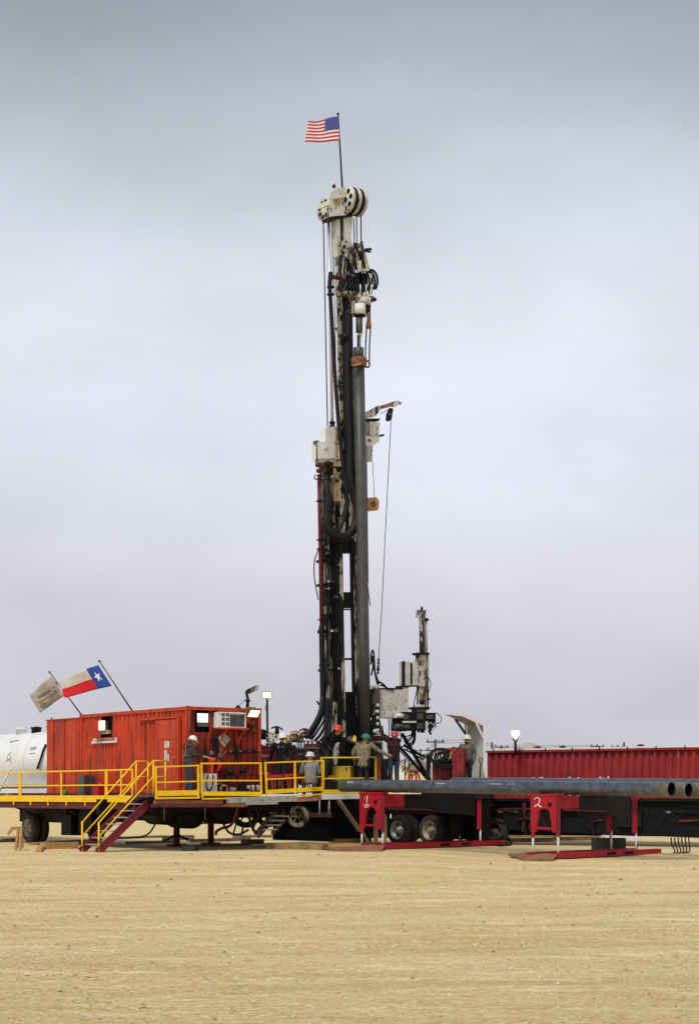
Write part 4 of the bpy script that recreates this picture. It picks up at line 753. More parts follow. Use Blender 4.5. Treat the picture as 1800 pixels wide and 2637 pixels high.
def casing_string():
    t = thing('casing_joint', mq(941, 1900, -.5), 'long grey casing joint hanging vertically in front of the mast', 'casing')
    ly = -.5; MB().tube([mq(940.5, y, ly) for y in (1935, 1600, 1250, 940)], .212, 28).build('pipe_body', CASE, t)
    MB().lathe(mq(940.5, 921, ly), Z, [(.195, 0), (.195, .36), (.17, .37), (.17, .2)], 28).build('coupling', CASE, t)
    e = thing('casing_elevator', mq(943, 940, ly), 'rusty orange casing elevator clamped under the coupling', 'elevator')
    MB().lathe(mq(941, 944, ly), Z, [(.215, 0), (.27, 0), (.29, .08), (.29, .30), (.24, .34), (.215, .34)], 24, 0, False).build('collar', RUST_GLOW, e)
    c = pm(946, 937, ly - .12); MB().tube([c + MF.u * .10 * math.cos(a) + Z * .12 * math.sin(a) for a in [i * math.pi / 8 for i in range(17)]], .035, 8).build('lug', RUST_GLOW, e)
    MB().bar(pm(908, 941, ly - .2), pm(930, 936, ly - .28), .1, .05).build('latch', ORGB, e)
casing_string()
def jib():
    t = thing('jib_crane', pm(955, 1110, -.1), 'small cream jib crane with a hook block mounted at mid mast', 'crane'); ly = -.1
    mb = MB(); pcol(mb, ((938, 1076), (940, 1064), (978, 1043), (979, 1057), (966, 1072)), ly, .16); mb.build('boom', GREASY, t)
    mb = MB(); mb.prism([pm(*p, ly + .03) for p in ((978, 1054), (978, 1045), (1016, 1033), (1018, 1044))], MF.v * .1); mb.build('inner_boom', mat('boom_maroon', (.20, .06, .05), .5, 0, (.35, .2, .15), 4), t)
    mb = MB(); pcol(mb, ((1014, 1046), (1016, 1032), (1029, 1032), (1030, 1038), (1022, 1046)), ly, .16); mb.build('boom_tip', SPECK, t)
    MB().cyl(pm(1030, 1036, ly), pm(1030, 1041, ly), .05, n=8).build('tip_roller', STEEL, t)
    mb = MB(); pcol(mb, ((940, 1083), (978, 1083), (978, 1077), (940, 1077)), ly - .02, .35); mb.build('slew_ring', BLK, t)
    mb = MB(); pcol(mb, ((953, 1124), (976, 1124), (978, 1087), (952, 1085)), ly, .3); mb.build('turret', SPECK, t)
    mb = MB(); pcol(mb, ((941, 1148), (960, 1148), (977, 1137), (978, 1124), (942, 1122)), ly + .02, .28); mb.build('mount_plate', WHT, t)
    mb = MB(); pcol(mb, ((948, 1188), (959, 1188), (960, 1147), (947, 1147)), ly + .05, .15); mb.build('winch_motor', SPECK, t)
    mb = MB(); pcol(mb, ((942, 1146), (946, 1146), (945, 1100), (942, 1100)), ly + .04, .2); mb.build('back_plate', ORGB, t)
    MB().cyl(pm(978, 1122, ly), pm(988, 1120, ly), .04, n=8).build('handle', BLK, t)
    h = pm(952, 1134, ly); MB().cyl(h - MF.v * .01, h + MF.v * .03, .06, n=12).build('port', RUST_GLOW, t)
    MB().tube([pm(979, 1065, ly), pm(1005, 1052, ly)], .012, 5).build('line', BLK, t)
    b = thing('hook_block', pm(1005, 1060, ly), 'dark hook block hanging from the jib crane tip', 'hook block')
    MB().prism([pm(*p, ly) for p in ((1005, 1050), (1013, 1052), (1009, 1078), (1003, 1084), (997, 1082), (998, 1066))], MF.v * .1).build('cheek', BLK, b); h = pm(1004, 1066, ly - .02); MB().cyl(h, h + MF.v * .15, .06, n=12).build('sheave', STEEL, b)
    MB().tube([pm(1007, 1080, ly), pm(991, 1400, ly - .1), pm(983.5, 1560, ly - .15), pm(975, 1697, ly - .2)], .014, 6).build('fall_line', BLK, b)
    o = thing('snatch_block', pm(962, 1298, ly), 'faded orange snatch block hanging beside the casing', 'snatch block')
    MB().prism([pm(*p, ly) for p in ((948, 1282), (970, 1280), (976, 1290), (976, 1306), (973, 1314), (948, 1316))], MF.v * .12).build('cheek', ORGB, o)
    h = pm(962, 1298, ly - .012); m = MB(); m.lathe(h, MF.v, [(.06, 0), (.09, 0), (.09, .01), (.06, .01)], 14, 0, False); 
    for i in range(6): q = h + MF.u * .11 * math.cos(i) + Z * .11 * math.sin(i); m.cyl(q, q + MF.v * .012, .02, n=6)
    m.build('bolt_ring', BLK, o); MB().tube([pm(959.5, 1190, ly), pm(964, 1281, ly)], .012, 5).build('line', BLK, o)
    # vertical lines at the right of the casing
    g = thing('guide_line', pm(946, 1400, -.4), 'pair of thin guide lines running down beside the casing', 'cable'); 
    for a, b_ in (((944, 1190), (948, 1500)), ((946, 1500), (953, 1560))): MB().tube([pm(*a, -.3), pm(*b_, -.3)], .02, 5).build('line', STEEL, g)
jib()
def pipe_handler():
    t = thing('pipe_handler', pm(1040, 1900, -.6), 'speckled cream iron roughneck with black tong box right of the casing', 'pipe handler'); ly = -.6
    P = lambda *q: q
    def bx_(nm, x0, x1, y0, y1, m, o=0., d=.3): mb = MB(); pcol(mb, ((x0, y1), (x1, y1), (x1, y0), (x0, y0)), ly + o, d); return mb.build(nm, m, t)
    bx_('cabinet', 979, 1038, 1775, 1850, SPECK, 0, .5); bx_('cabinet_door', 985, 1037, 1780, 1848, SPECK, -.02, .02); bx_('cabinet_lid', 978, 1039, 1772, 1775.5, BLK, -.02, .55)
    bx_('side_column', 1038.5, 1052, 1770, 1840, SPECK, -.04, .4); bx_('column_cap', 1037, 1054, 1766, 1771, BLK, -.06, .45)
    bx_('upper_panel', 1039, 1080, 1705, 1767, SPECK, .02, .25); bx_('panel_slot', 1057, 1062, 1708, 1764, BLK, .01, .02); bx_('panel_cap', 1039, 1094, 1765.5, 1768.5, BLK, .0, .3); bx_('panel_edge', 1038.5, 1043, 1703, 1766, BLK, .0, .1)
    bx_('column', 1080, 1096, 1684, 1768, GREASY, -.05, .25); bx_('column_rod_guard', 1097, 1104, 1686, 1830, GREASE2, .0, .12)
    mb = MB(); mb.cyl(pm(1088, 1684, ly), pm(1087, 1573, ly), .115, n=14); mb.build('lift_cylinder', CASE, t); bx_('cylinder_strip', 1083, 1087.5, 1577, 1660, GREASY, -.14, .03)
    bx_('cylinder_head', 1079, 1097, 1571, 1590, GREASY, -.08, .2); MB().lathe(pm(1086, 1571, ly), Z, [(.05, 0), (.05, .08), (.035, .1), (.01, .14)], 10).build('eye_bolt', BLK, t)
    MB().cyl(pm(1099, 1685, ly), pm(1098, 1595, ly), .035, n=10).build('side_rod', CHR, t); MB().ball(pm(1098, 1596, ly - .03), .10, 10, 0, .7).build('rod_clamp', BLK, t)
    bx_('collar', 1074, 1106, 1681, 1687, BLK, -.1, .3); bx_('collar_lug', 1074, 1081, 1681, 1694, BLK, -.1, .1)
    bx_('lower_column', 1081, 1093, 1768, 1816, GREASE2, -.02, .2); MB().cyl(pm(1086, 1792, ly - .12), pm(1086, 1778, ly - .12), .06, n=10).build('swivel', ORGB, t); MB().ball(pm(1087, 1808, ly - .1), .11, 10).build('knuckle', BLK, t); MB().ball(pm(1104, 1801, ly - .1), .07, 8, 0, .7).build('clamp_knob', BLK, t)
    bx_('flange', 1069, 1107, 1821, 1827, BLK, -.12, .45); bx_('gusset', 1074, 1090, 1815, 1822, WHT, -.06, .2); bx_('neck', 1072, 1098, 1826, 1836, CASE, -.08, .3)
    # tong box
    o = bx_('tong_box', 1038, 1094, 1834, 1882, BLK, -.15, .7); bx_('tong_head', 1094, 1122, 1836, 1862, BLK, -.1, .6)
    for x0, x1, y0, y1 in ((1040, 1052, 1840, 1853), (1074, 1090, 1838, 1853), (1074, 1090, 1863, 1877), (1042, 1056, 1866, 1876), (1098, 1116, 1842, 1852)):
        mb = MB(); pcol(mb, ((x0, y1), (x1, y1), (x1, y0), (x0, y0)), ly - .165, .02); mb.build('tong_recess', STEEL if x0 == 1042 else CASE, o)
    bx_('white_cylinder', 1039, 1072, 1857.5, 1862, WHT, -.2, .08); bx_('tong_foot', 1036, 1047, 1880, 1884, BLK, -.15, .5); bx_('white_bracket', 1096, 1102, 1858, 1882, WHT, -.12, .2)
    for x, y, r in ((1110, 1864, .10), (1106, 1872, .10), (1116, 1870, .12), (1108, 1880, .07)): MB().ball(pm(x, y, ly - .1), r, 9).build('tong_motor', BLK if r < .11 else STEEL, t)
    MB().tube(spl([pm(1107, 1862, ly - .2), pm(1113, 1866, ly - .2), pm(1119, 1872, ly - .2), pm(1113, 1881, ly - .2)], 5), .03, 7).build('chrome_elbow', CHR, t)
    MB().bar(pm(1104, 1882, ly - .1), pm(1110, 1892, ly - .1), .06).build('tong_pin', BLK, t); MB().tube(spl([pm(1112, 1838, ly), pm(1127, 1838, ly), pm(1137, 1852, ly), pm(1132, 1862, ly), pm(1121, 1864, ly)], 6), .016, 6).build('hose', HOSE, t)
    for x in (1078, 1086, 1090): MB().cyl(pm(x, 1881, ly), pm(x, 1888 - (x == 1078), ly), .05, n=8).build('port', BLK, t)
    for y in (1844, 1872): MB().cyl(pm(1018, y, ly - .15), pm(1037, y, ly - .15), .085 + (y > 1860) * .02, n=12).build('clamp_cylinder', WHT if y < 1860 else STEEL, t)
    # hoses under cabinet and tongs
    for x in (1000, 1005, 1012, 1020, 1027): MB().tube(spl([pm(x, 1848, ly + .2), pm(x + 2, 1875, ly + .2), pm(x + 4 + random.uniform(-3, 3), 1905, ly + .25)], 5), .018, 6).build('hose', HOSE, t)
    for k, (a, b_, c) in enumerate((((1062, 1880), (1058, 1893), (1036, 1900)), ((1066, 1882), (1063, 1908), (1045, 1924)), ((1063, 1882), (1061, 1900), (1042, 1918)), ((1070, 1882), (1067, 1912), (1048, 1932)), ((1067, 1882), (1062, 1915), (1032, 1924)), ((1061, 1882), (1058, 1898), (1040, 1912)))):
        MB().tube(spl([pm(*a, ly), pm(*b_, ly + .05), pm(*c, ly + .1)], 7), .024, 6).build('hose', HOSE, t)
    for x0, x1 in ((1076, 1063), (1080, 1074)): MB().tube(spl([pm(x0, 1768, ly + .1), pm((x0 + x1) / 2 - 1, 1800, ly + .1), pm(x1, 1835, ly + .05)], 5), .018, 6).build('hose', HOSE, t)
    MB().tube(spl([pm(1104, 1745, ly), pm(1109, 1760, ly), pm(1107, 1775, ly), pm(1102, 1785, ly)], 5), .014, 5).build('hose', HOSE, t)
    # arm to mast + braces
    mb = MB(); pcol(mb, ((952, 1912), (998, 1908), (998, 1895), (952, 1895)), ly + .3, .3); mb.build('base_beam', RED2, t)
    for a, b_, w in (((1035, 1890), (1103, 2005), .10), ((1030, 1925), (1100, 2006), .09), ((1040, 1920), (1095, 1952), .08), ((1042, 1930), (1092, 1958), .05), ((1026, 1930), (1050, 1958), .03)): MB().bar(pm(*a, ly + .3), pm(*b_, ly + .3), w, w).build('brace', BLK, t)
    s = thing('tong_hanger', pm(972, 1900, -.75), 'black hanging tackle with chain and bent sling beside the casing foot', 'tackle'); ly2 = -.75
    mb = MB(); pcol(mb, ((966, 1814), (978, 1814), (979, 1774), (967, 1774)), ly2, .2); mb.build('counterweight', mat('brown_weight', (.10, .075, .06), .5), s); 
    for i, y in enumerate(range(1817, 1885, 8)): MB().ball(pm(971.5, y, ly2 + .05), .085, 8, 0, 1.1).build('link', SPECK if i % 2 == 0 else BLK, s)
    mb = MB(); pcol(mb, ((960, 1895), (979, 1893), (981, 1865), (975, 1842), (969, 1842), (962, 1868)), ly2 + .02, .25); mb.build('swivel_body', BLK, s); MB().ball(pm(966, 1884, ly2), .09, 9).ball(pm(972, 1890, ly2), .07, 8).build('swivel_ring', SPECK, s)
    mb = MB(); pcol(mb, ((955, 1850), (966, 1840), (965, 1772), (957, 1775)), ly2 + .25, .15); mb.build('back_panel', GREASE2, s)
    mb = MB(); pcol(mb, ((956, 1769), (978, 1771), (978, 1764), (957, 1764)), ly2, .3); mb.build('cross_head', SPECK, s)
    for pts in (((955, 1700), (957, 1680), (962, 1680), (966, 1735), (973, 1765)), ((955, 1712), (958, 1690), (964, 1725), (976, 1762)), ((980, 1765), (990, 1768), (1000, 1774), (1014, 1776)), ((976, 1756), (986, 1762), (996, 1772)), ((956, 1740), (960, 1722), (962, 1700))): MB().tube(spl([pm(*p, ly2 + .1) for p in pts], 6), .035, 6).build('sling', HOSE, s)
    for y, r in ((1699, .05), (1707, .06), (1716, .05), (1724, .065), (1733, .05)): MB().ball(pm(975 - (y - 1699) * .05, y, -.3), r, 8, 0, 1.3).build('shackle', STEEL if y % 2 else BLK, s)
pipe_handler()
# ------------------------------------------------------------------ pipe racks and pipes
RF = Frame(0, 0, 46.7)
PD = V((math.sin(R(46.7)), -math.cos(R(46.7)), 0)); RD = V((math.cos(R(46.7)), math.sin(R(46.7)), 0))   # pipe direction (right, nearer), rack direction (right, back)
def GR(px, py, z=-.12): return W(px, py, F * (H - z) / (py - HY))
def rack(label, gx, gy, digit, length, ztop, toe, zg=0.):
    # gx,gy: photo pixel of the front-left foot on the ground
    o = GR(gx, gy, zg); t = thing('pipe_rack', V((o.x, o.y, zg)), label, 'pipe rack', 'numbered red pipe racks'); w = 1.0
    L_ = lambda a, b, z: V((o.x, o.y, zg if z < .5 else 0)) + PD * a + RD * b + Z * z       # a along the end frame, b along the rack
    zs = .20
    # skid: two runners and a sloping toe plate
    for a in (0, w): MB().prism([L_(a - .1, -.1, .03), L_(a - .1, length, .03), L_(a - .1, length, zs), L_(a - .1, -.1, zs)], PD * .2).build('runner', RACKR, t)
    MB().add([GR(*p, zg) + Z * h for p, h in zip(toe, (.10, .06, .06, .16, .16))] + [GR(*p, zg) + Z * (h - .05) for p, h in zip(toe, (.10, .06, .06, .16, .16))], [(0, 1, 2, 3, 4), (9, 8, 7, 6, 5)] + [(i, i + 5, (i + 1) % 5 + 5, (i + 1) % 5) for i in range(5)]).build('toe_plate', mat('mud_worn_plate', (.20, .07, .05), .7, 0, (.30, .17, .08), 3), t)
    MB().prism([L_(-.05, -.1, .04), L_(w + .05, -.1, .04), L_(w + .05, length, .04), L_(-.05, length, .04)], Z * .05).build('floor_plate', RACKR, t)
    for b in (length * .45, length * .62): MB().prism([L_(w + .104, b, .07), L_(w + .104, b + .5, .07), L_(w + .104, b + .5, .16), L_(w + .104, b, .16)], PD * .003).build('fork_pocket', BLK2, t)
    z0, z1 = .72, 1.43
    for k, b in enumerate((0.0, length - 1.4)):
        if k == 0:     # shaped end plate: deep yoke with two tapering legs
            pl = [(0, ztop), (w, ztop), (w, z0), (w - .06, z0 - .04), (w - .16, z0), (w - .26, z1 - .12), (w - .36, z1), (.40, z1), (.30, z1 - .12), (.20, z0), (.1, z0 - .04), (.0, z0)]
            MB().prism([L_(a, b, z) for a, z in pl], RD * .10).build('end_plate', RACKR, t)
            MB().prism([L_(-.03, b - .02, ztop - .02), L_(w + .06, b - .02, ztop - .02), L_(w + .06, b - .02, ztop + .04), L_(-.03, b - .02, ztop + .04)], RD * .3).build('saddle_lip', RACKR, t)
            h = L_(.74, b - .006, ztop - .28); MB().lathe(h, RD, [(.001, 0), (.075, 0), (.075, .004), (.001, .004)], 14).build('hole', BLK2, t)
            MB().bar(L_(.14, b + .03, z0 + .12), L_(w - .1, b + .03, z0 + .08), .05, .07).build('cross_bar', RACKR, t)
            MB().tube(spl([L_(.35, b + .1, 1.1), L_(.5, b + .12, .9), L_(.62, b + .1, .75), L_(.8, b + .1, .95)], 5), .014, 5).build('hydraulic_line', HOSE, t)
            MB().bar(L_(w + .02, b + .05, ztop - .05), L_(w + .02, b + .05, z0 - .12), .12, .14).build('front_post', mat('post_maroon', (.22, .008, .03), .5, 0, (.14, .006, .02), 3), t)
            MB().bar(L_(.06, b + .05, z0), L_(.06, b + .05, z0 - .18), .11).build('jack_socket', RACKR, t)
        else:
            for a in (0, w): MB().bar(L_(a, b, ztop - .05), L_(a, b, z0 - .1), .15, .12).build('rear_post', RACKR, t); MB().bar(L_(a + .03, b, z0 + .1), L_(a - .25, b + .5, .2), .06).build('rear_brace', RED2, t)
        for a in (.06, w + .02): MB().cyl(L_(a, b + .05, z0 - .05), L_(a, b + .05, .08), .035, n=10).build('jack_pin', WHT, t)
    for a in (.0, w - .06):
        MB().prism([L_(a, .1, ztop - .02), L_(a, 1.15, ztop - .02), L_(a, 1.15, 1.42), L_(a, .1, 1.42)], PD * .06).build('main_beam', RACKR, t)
        MB().prism([L_(a + .005, 1.15, ztop - .02), L_(a + .005, length - 1.6, ztop - .02), L_(a + .005, length - 1.6, 1.1), L_(a + .005, 1.15, 1.35)], PD * .05).build('shaded_rear_beam', BLK, t)  # rear length coloured black for the shade under the pipes
    MB().prism([L_(.1, 1.2, ztop - .05), L_(w - .1, 1.2, ztop - .05), L_(w - .1, length - 1.7, ztop - .05), L_(.1, length - 1.7, ztop - .05)], Z * -.6).build('dark_fill_box', BLK2, t)  # black box added in place of the shade below the pipes
    MB().prism([L_(w + .002, .3, 1.36), L_(w + .002, 2.6, 1.30), L_(w + .002, 2.6, 1.36), L_(w + .002, .3, 1.42)], PD * .04).build('lower_flange', MATS['trailer_maroon'], t)
    # chalk number
    ch = mat('chalk_white', (.8, .8, .76), .8); m = MB(); s = lambda a, z: L_(a, -.008, z); r = .02
    if digit == '1':
        m.tube([s(.22, ztop - .22), s(.36, ztop - .08), s(.34, ztop - .40)], r, 5); m.tube([s(.20, ztop - .40), s(.46, ztop - .40)], r, 5); m.tube([s(.22, ztop - .46), s(.40, ztop - .47)], r * .8, 5)
    else: m.tube(spl([s(.16, ztop - .13), s(.26, ztop - .07), s(.36, ztop - .13), s(.34, ztop - .24), s(.22, ztop - .34), s(.16, ztop - .35), s(.30, ztop - .30), s(.42, ztop - .38)], 4), r, 5)
    m.build('chalk_number', ch, t); return t
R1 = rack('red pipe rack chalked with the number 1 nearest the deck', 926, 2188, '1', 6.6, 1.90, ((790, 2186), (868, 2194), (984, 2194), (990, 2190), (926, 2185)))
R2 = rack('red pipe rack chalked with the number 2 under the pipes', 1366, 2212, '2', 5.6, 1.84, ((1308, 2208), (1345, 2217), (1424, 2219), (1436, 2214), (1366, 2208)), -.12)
def pipe(label, p, q, r, end='open'):
    t = thing('steel_pipe', p, label, 'pipe', 'steel pipes on the racks'); d = (q - p).normalized(); Ln = (q - p).length
    MB().lathe(p + d * .0, d, [(r * .93, .0), (r, .0), (r, .45), (r * .985, .46), (r * .985, Ln * .5), (r * .985, Ln - .45), (r * .985, Ln)], 36, 0, False).build('body', PIPE, t)
    MB().lathe(p - d * .03, d, [(r * .5, 0), (r * .97, 0), (r * 1.02, .04), (r * 1.02, .40), (r * 1.0, .42)], 36, 0, True).build('thread_protector', PIPEG, t)
    MB().lathe(q - d * .42, d, [(r, 0), (r * 1.05, .01), (r * 1.05, .42), (r * 1.03, .44), (r * .92, .44)], 36, 0, False).build('collar', PIPEC, t)
    MB().lathe(q - d * .9, d, [(.001, 0), (r * .92, 0), (r * .92, .925)], 28, 0, False).build('shaded_bore', BLK2, t)  # black colour stands for the shade inside the pipe
    return t
def pipes():
    r = .216
    a, b = W(880, 2024, 60.3), W(1728, 2033.5, 51.2); fp = pipe('front dark steel pipe lying across both red racks', a, b, r)
    d = (b - a).normalized()
    a2, b2 = W(1010, 2026, 60.3), W(1772, 2035.5, 51.8); pipe('second steel pipe from the front, hidden but for its open end', a2, b2, r)
    a3 = W(1060, 2026.5, 60.6); b3 = W(1815, 2036.5, 52.4); pipe('third steel pipe from the front, open end at the picture edge', a3, b3, r)
    a4 = W(1168, 2019, 60.2); b4 = W(1880, 2025, 53.6); pipe('rearmost steel pipe lying slightly higher, its left end set back', a4, b4, r)
    # scribbled marks on the front pipe
    m = MB(); k = mat('paint_mark', (.55, .58, .62), .6)
    for f, L_ in ((.335, .5), (.50, .7), (.56, .3)):
        p = a + d * ((b - a).length * f); n = V((-.35, -.75, .45)); n = (n - d * n.dot(d)).normalized()
        for i in range(int(L_ * 14)): q = p + d * (i * .06) + n * (r * .99); m.box(q, d * random.uniform(.008, .02), n * .004, n.cross(d) * random.uniform(.008, .03))
    p = a + d * .5; n = V((-.35, -.75, .55)); n = (n - d * n.dot(d)).normalized(); m.box(p + n * r, d * .05, n * .004, n.cross(d) * .03); m.box(p + n * r + d * .15, d * .03, n * .004, n.cross(d) * .03)
    m.build('paint_marking', k, fp)['kind'] = 'stuff'
pipes()
# ------------------------------------------------------------------ mast carrier truck wheels and black flatbed trailers
def black_trailer():
    o = W(1025, 2140, 64.0); o.z = 0; p = V((.70, -.71, 0)).normalized(); n = V((-p.y, p.x, 0))
    t = thing('carrier_bogie', o, 'rear tandem axle of the mast carrier with dual tyres behind rack one', 'axle')
    P = lambda a, b, z: o + p * a + n * b + Z * z
    for a in (.0, 1.62):
        for b, mt in ((.0, ALU if a == 0 else RIMT), (.38, RIMT)): wheel(t, P(a, b + .1, .565), -n, .565, .33, mt, dish=.3)
        MB().cyl(P(a, .1, .565), P(a, 2.6, .565), .09).build('axle_beam', BLK2, t); wheel(t, P(a, 2.5, .565), n, .565, .33, RIMT)
    MB().box(P(-2.2, 1.3, 1.35), p * 4.6, n * .5, Z * .22).build('frame_beam', BLK2, t); MB().box(P(-2.2, 1.2, 1.62), p * 4.4, n * 1.0, Z * .05).build('deck', BLK2, t); MB().box(P(2.42, .5, .8), p * .03, n * .4, Z * .4).build('mud_guard', BLK2, t); MB().box(P(.8, 1.4, .95), p * 2.2, n * .3, Z * .72).build('dark_backing_panel', BLK2, t)  # dark panel added so the space behind the wheels reads black
    MB().box(P(.8, .6, 1.2), p * 1.6, n * .06, Z * .06).build('spring', RED2, t)
    o = W(1215, 2140, 64.6); o.z = 0; p = V((.93, -.37, 0)).normalized(); n = V((-p.y, p.x, 0))
    t = thing('black_trailer', o, 'long black pipe trailer with small reflectors behind the racks', 'trailer')
    bx_ = lambda nm, a0, a1, b0, b1, z0, z1, m: MB().box(P((a0 + a1) / 2, (b0 + b1) / 2, (z0 + z1) / 2), p * ((a1 - a0) / 2), n * ((b1 - b0) / 2), Z * ((z1 - z0) / 2)).build(nm, m, t)
    P = lambda a, b, z: o + p * a + n * b + Z * z
    bx_('frame_beam', -1.2, 14, .3, .45, 1.10, 1.62, BLK2); bx_('frame_beam', -1.2, 14, 1.8, 1.95, 1.05, 1.62, BLK2); bx_('deck', -1.2, 14, .1, 2.3, 1.62, 1.72, BLK2); bx_('front_panel', -1.3, -.4, .3, 2.2, .30, 1.6, BLK2)
    MB().prism([P(.2, .32, 1.2), P(12, .32, 1.2), P(12, .32, .20), P(3.0, .32, .50), P(.2, .32, .62)], n * .06).build('side_skirt', BLK2, t)
    for a in (.9, 1.45, 3.4, 4.9, 7.1, 8.6): bx_('reflector', a, a + .2, .27, .30, 1.20, 1.27, mat('reflector', (.36, .33, .28), .4) if 'reflector' not in MATS else MATS['reflector'])
    for a in (.3, 2.4, 4.0): MB().bar(P(a, .25, 1.35), P(a + 1.5, .22, 1.22), .03).build('hand_line', RED2, t)
    wheel(t, P(.75, .45, .52), -n, .52, .3, RIMT); MB().box(P(6.5, 1.4, .85), p * 6.6, n * .4, Z * .5).build('belly_box', BLK2, t); bx_('white_roll', -.1, .5, .2, .35, 1.36, 1.45, WHT)
    rnd = random.Random(21)
    for k in range(16):
        a = rnd.uniform(-.8, 10); z = rnd.uniform(.75, 1.6); l_ = rnd.uniform(.4, 2.2); MB().bar(P(a, .24, z), P(a + l_, .24, z + rnd.uniform(-.06, .06)), .03, rnd.uniform(.03, .09)).build('rub_rail', (RED2, BLK, BLK, RED2)[k % 4], t)
    for k in range(9): a = rnd.uniform(-.8, 10); MB().bar(P(a, .2, 1.65), P(a + rnd.uniform(-.2, .2), .2, rnd.uniform(.35, .7)), .07).build('stanchion', (RED2, BLK)[k % 2], t)
    for k in range(8): a = rnd.uniform(-.5, 9); MB().tube(spl([P(a, .18, 1.4), P(a + .3, .12, rnd.uniform(.6, 1)), P(a + .8, .18, 1.3)], 6), .02, 6).build('air_hose', HOSE, t)
    # white stakes standing on the far edge of the trailer deck
    for px in (1373, 1392, 1397, 1419, 1467, 1489, 1545, 1554, 1567, 1627, 1643, 1700, 1717, 1728, 1786, 1798):
        k = (px - 900) / F; b0 = P(0, 2.1, 0); a = (k * b0.y - b0.x) / (p.x - k * p.y); q = P(a, 2.1, 1.72); MB().bar(q, V((q.x, q.y, W(px, 2000 + rnd.uniform(0, 5), q.y).z)), .075, .05).build('stake', WHT, t)
    bx_('tool_cabinet', .0, .75, .12, .3, 1.42, 1.82, RED2); bx_('tool_cabinet', 5.4, 6.3, .12, .3, .7, 1.2, BLK)
    c = G(1290, 2176); q = thing('hose_pile', V((c.x, c.y, 0)), 'black hydraulic hoses drooping onto the ground between the racks', 'hoses')
    for i in range(7):
        s = W(1272 + i * 3, 2138, c.y + .5); MB().tube(spl([s, W(1284 + i * 4, 2155, c.y + .2), G(1300 + i * 3.5, 2172 + i % 3 * 3) + Z * .04, G(1285 + i * 2, 2180 + i % 2 * 2) + Z * .04, G(1262 + i * 5, 2178) + Z * .04], 6), .022, 6).build('hose', HOSE, q)
    c = GR(1760, 2203); q = thing('hose_pile', V((c.x, c.y, 0)), 'black hoses hanging to the ground at the far right rack end', 'hoses')
    for i in range(6): s = W(1728 + i * 9, 2158, c.y); MB().tube(spl([s, W(1730 + i * 9, 2175, c.y - .1), W(1738 + i * 7.5, 2193, c.y - .1), GR(1735 + i * 6, 2202 - i % 2) + Z * .03, GR(1760 + i * 6, 2203) + Z * .03], 6), .022, 6).build('hose', HOSE, q)
    # pale sill and dark block seen under the right trailer
    lab(MB().prism([W(1553, 2152, 60), W(1636, 2155, 60), W(1632, 2165, 60), W(1562, 2165, 60)], V((0, .4, 0))).build('step_plate', PAPER), 'pale step plate under the black trailer at the right', 'step')
    o = G(1528, 2190); lab(MB().prism([G(1528, 2192), G(1612, 2192), G(1612, 2192) + Z * .42, G(1528, 2192) + Z * .42], V((0, .5, 0))).build('concrete_block', CONC), 'dark rectangular block standing behind the second rack skid', 'block')
    for i, (px0, px1, py, l_) in enumerate(((1305, 1440, 2158, 'tan timber lying between the racks, farther one'), (1430, 1540, 2166, 'pale timber lying behind the second rack'), (1300, 1420, 2170, 'pale timber lying between the racks, nearer one'))): timber(l_, G(px0, py), G(px1, py - 2), .3, .16, WOOD)
black_trailer()
# ------------------------------------------------------------------ mats and timbers under the rig
def mats():
    for l_, a, b, w, h, m, z in (('long sawn mat timber in front of the mast substructure', (692, 2187), (838, 2190), .35, .20, WOOD, 0), ('mat timber continuing toward the first rack', (842, 2189), (930, 2189), .34, .20, WOODN, 0), ('thin plank beside the first rack wheels', (950, 2184), (1098, 2180), .5, .12, WOODN, 0),
        ('grey timber below the spoked wheel', (628, 2175), (672, 2174), .4, .18, WOOD2, 0), ('long grey plank under the deck legs', (495, 2170), (640, 2166), .3, .12, WOOD2, 0), ('upper mat timber left of the first rack legs', (852, 2172), (952, 2170), .3, .18, WOOD, .0), ('short timber beside the left deck leg', (425, 2166), (492, 2164), .35, .2, WOOD2, 0), ('long pale plank crossing behind the stairs', (290, 2162), (425, 2158), .3, .1, WOOD2, 0), ('low plank behind the left deck leg', (330, 2175), (450, 2172), .3, .1, WOOD2, 0),
        ('foot plank under the right deck leg', (470, 2182), (640, 2178), .25, .07, WOOD2, 0), ('dark plank on the mats below the pulley wheels', (600, 2166), (760, 2165), .3, .1, WOOD2, .12)):
        timber(l_, G(*a), G(*b), w, h, m, z)
    o = MB().prism([G(469, 2193), G(501, 2193), G(501, 2193) + Z * .17, G(469, 2193) + Z * .17], V((.1, .45, 0))).build('concrete_block', CONC); lab(o, 'small dark block lying on the gravel before the deck legs', 'block')
    k = G(436, 2194); 
mats()
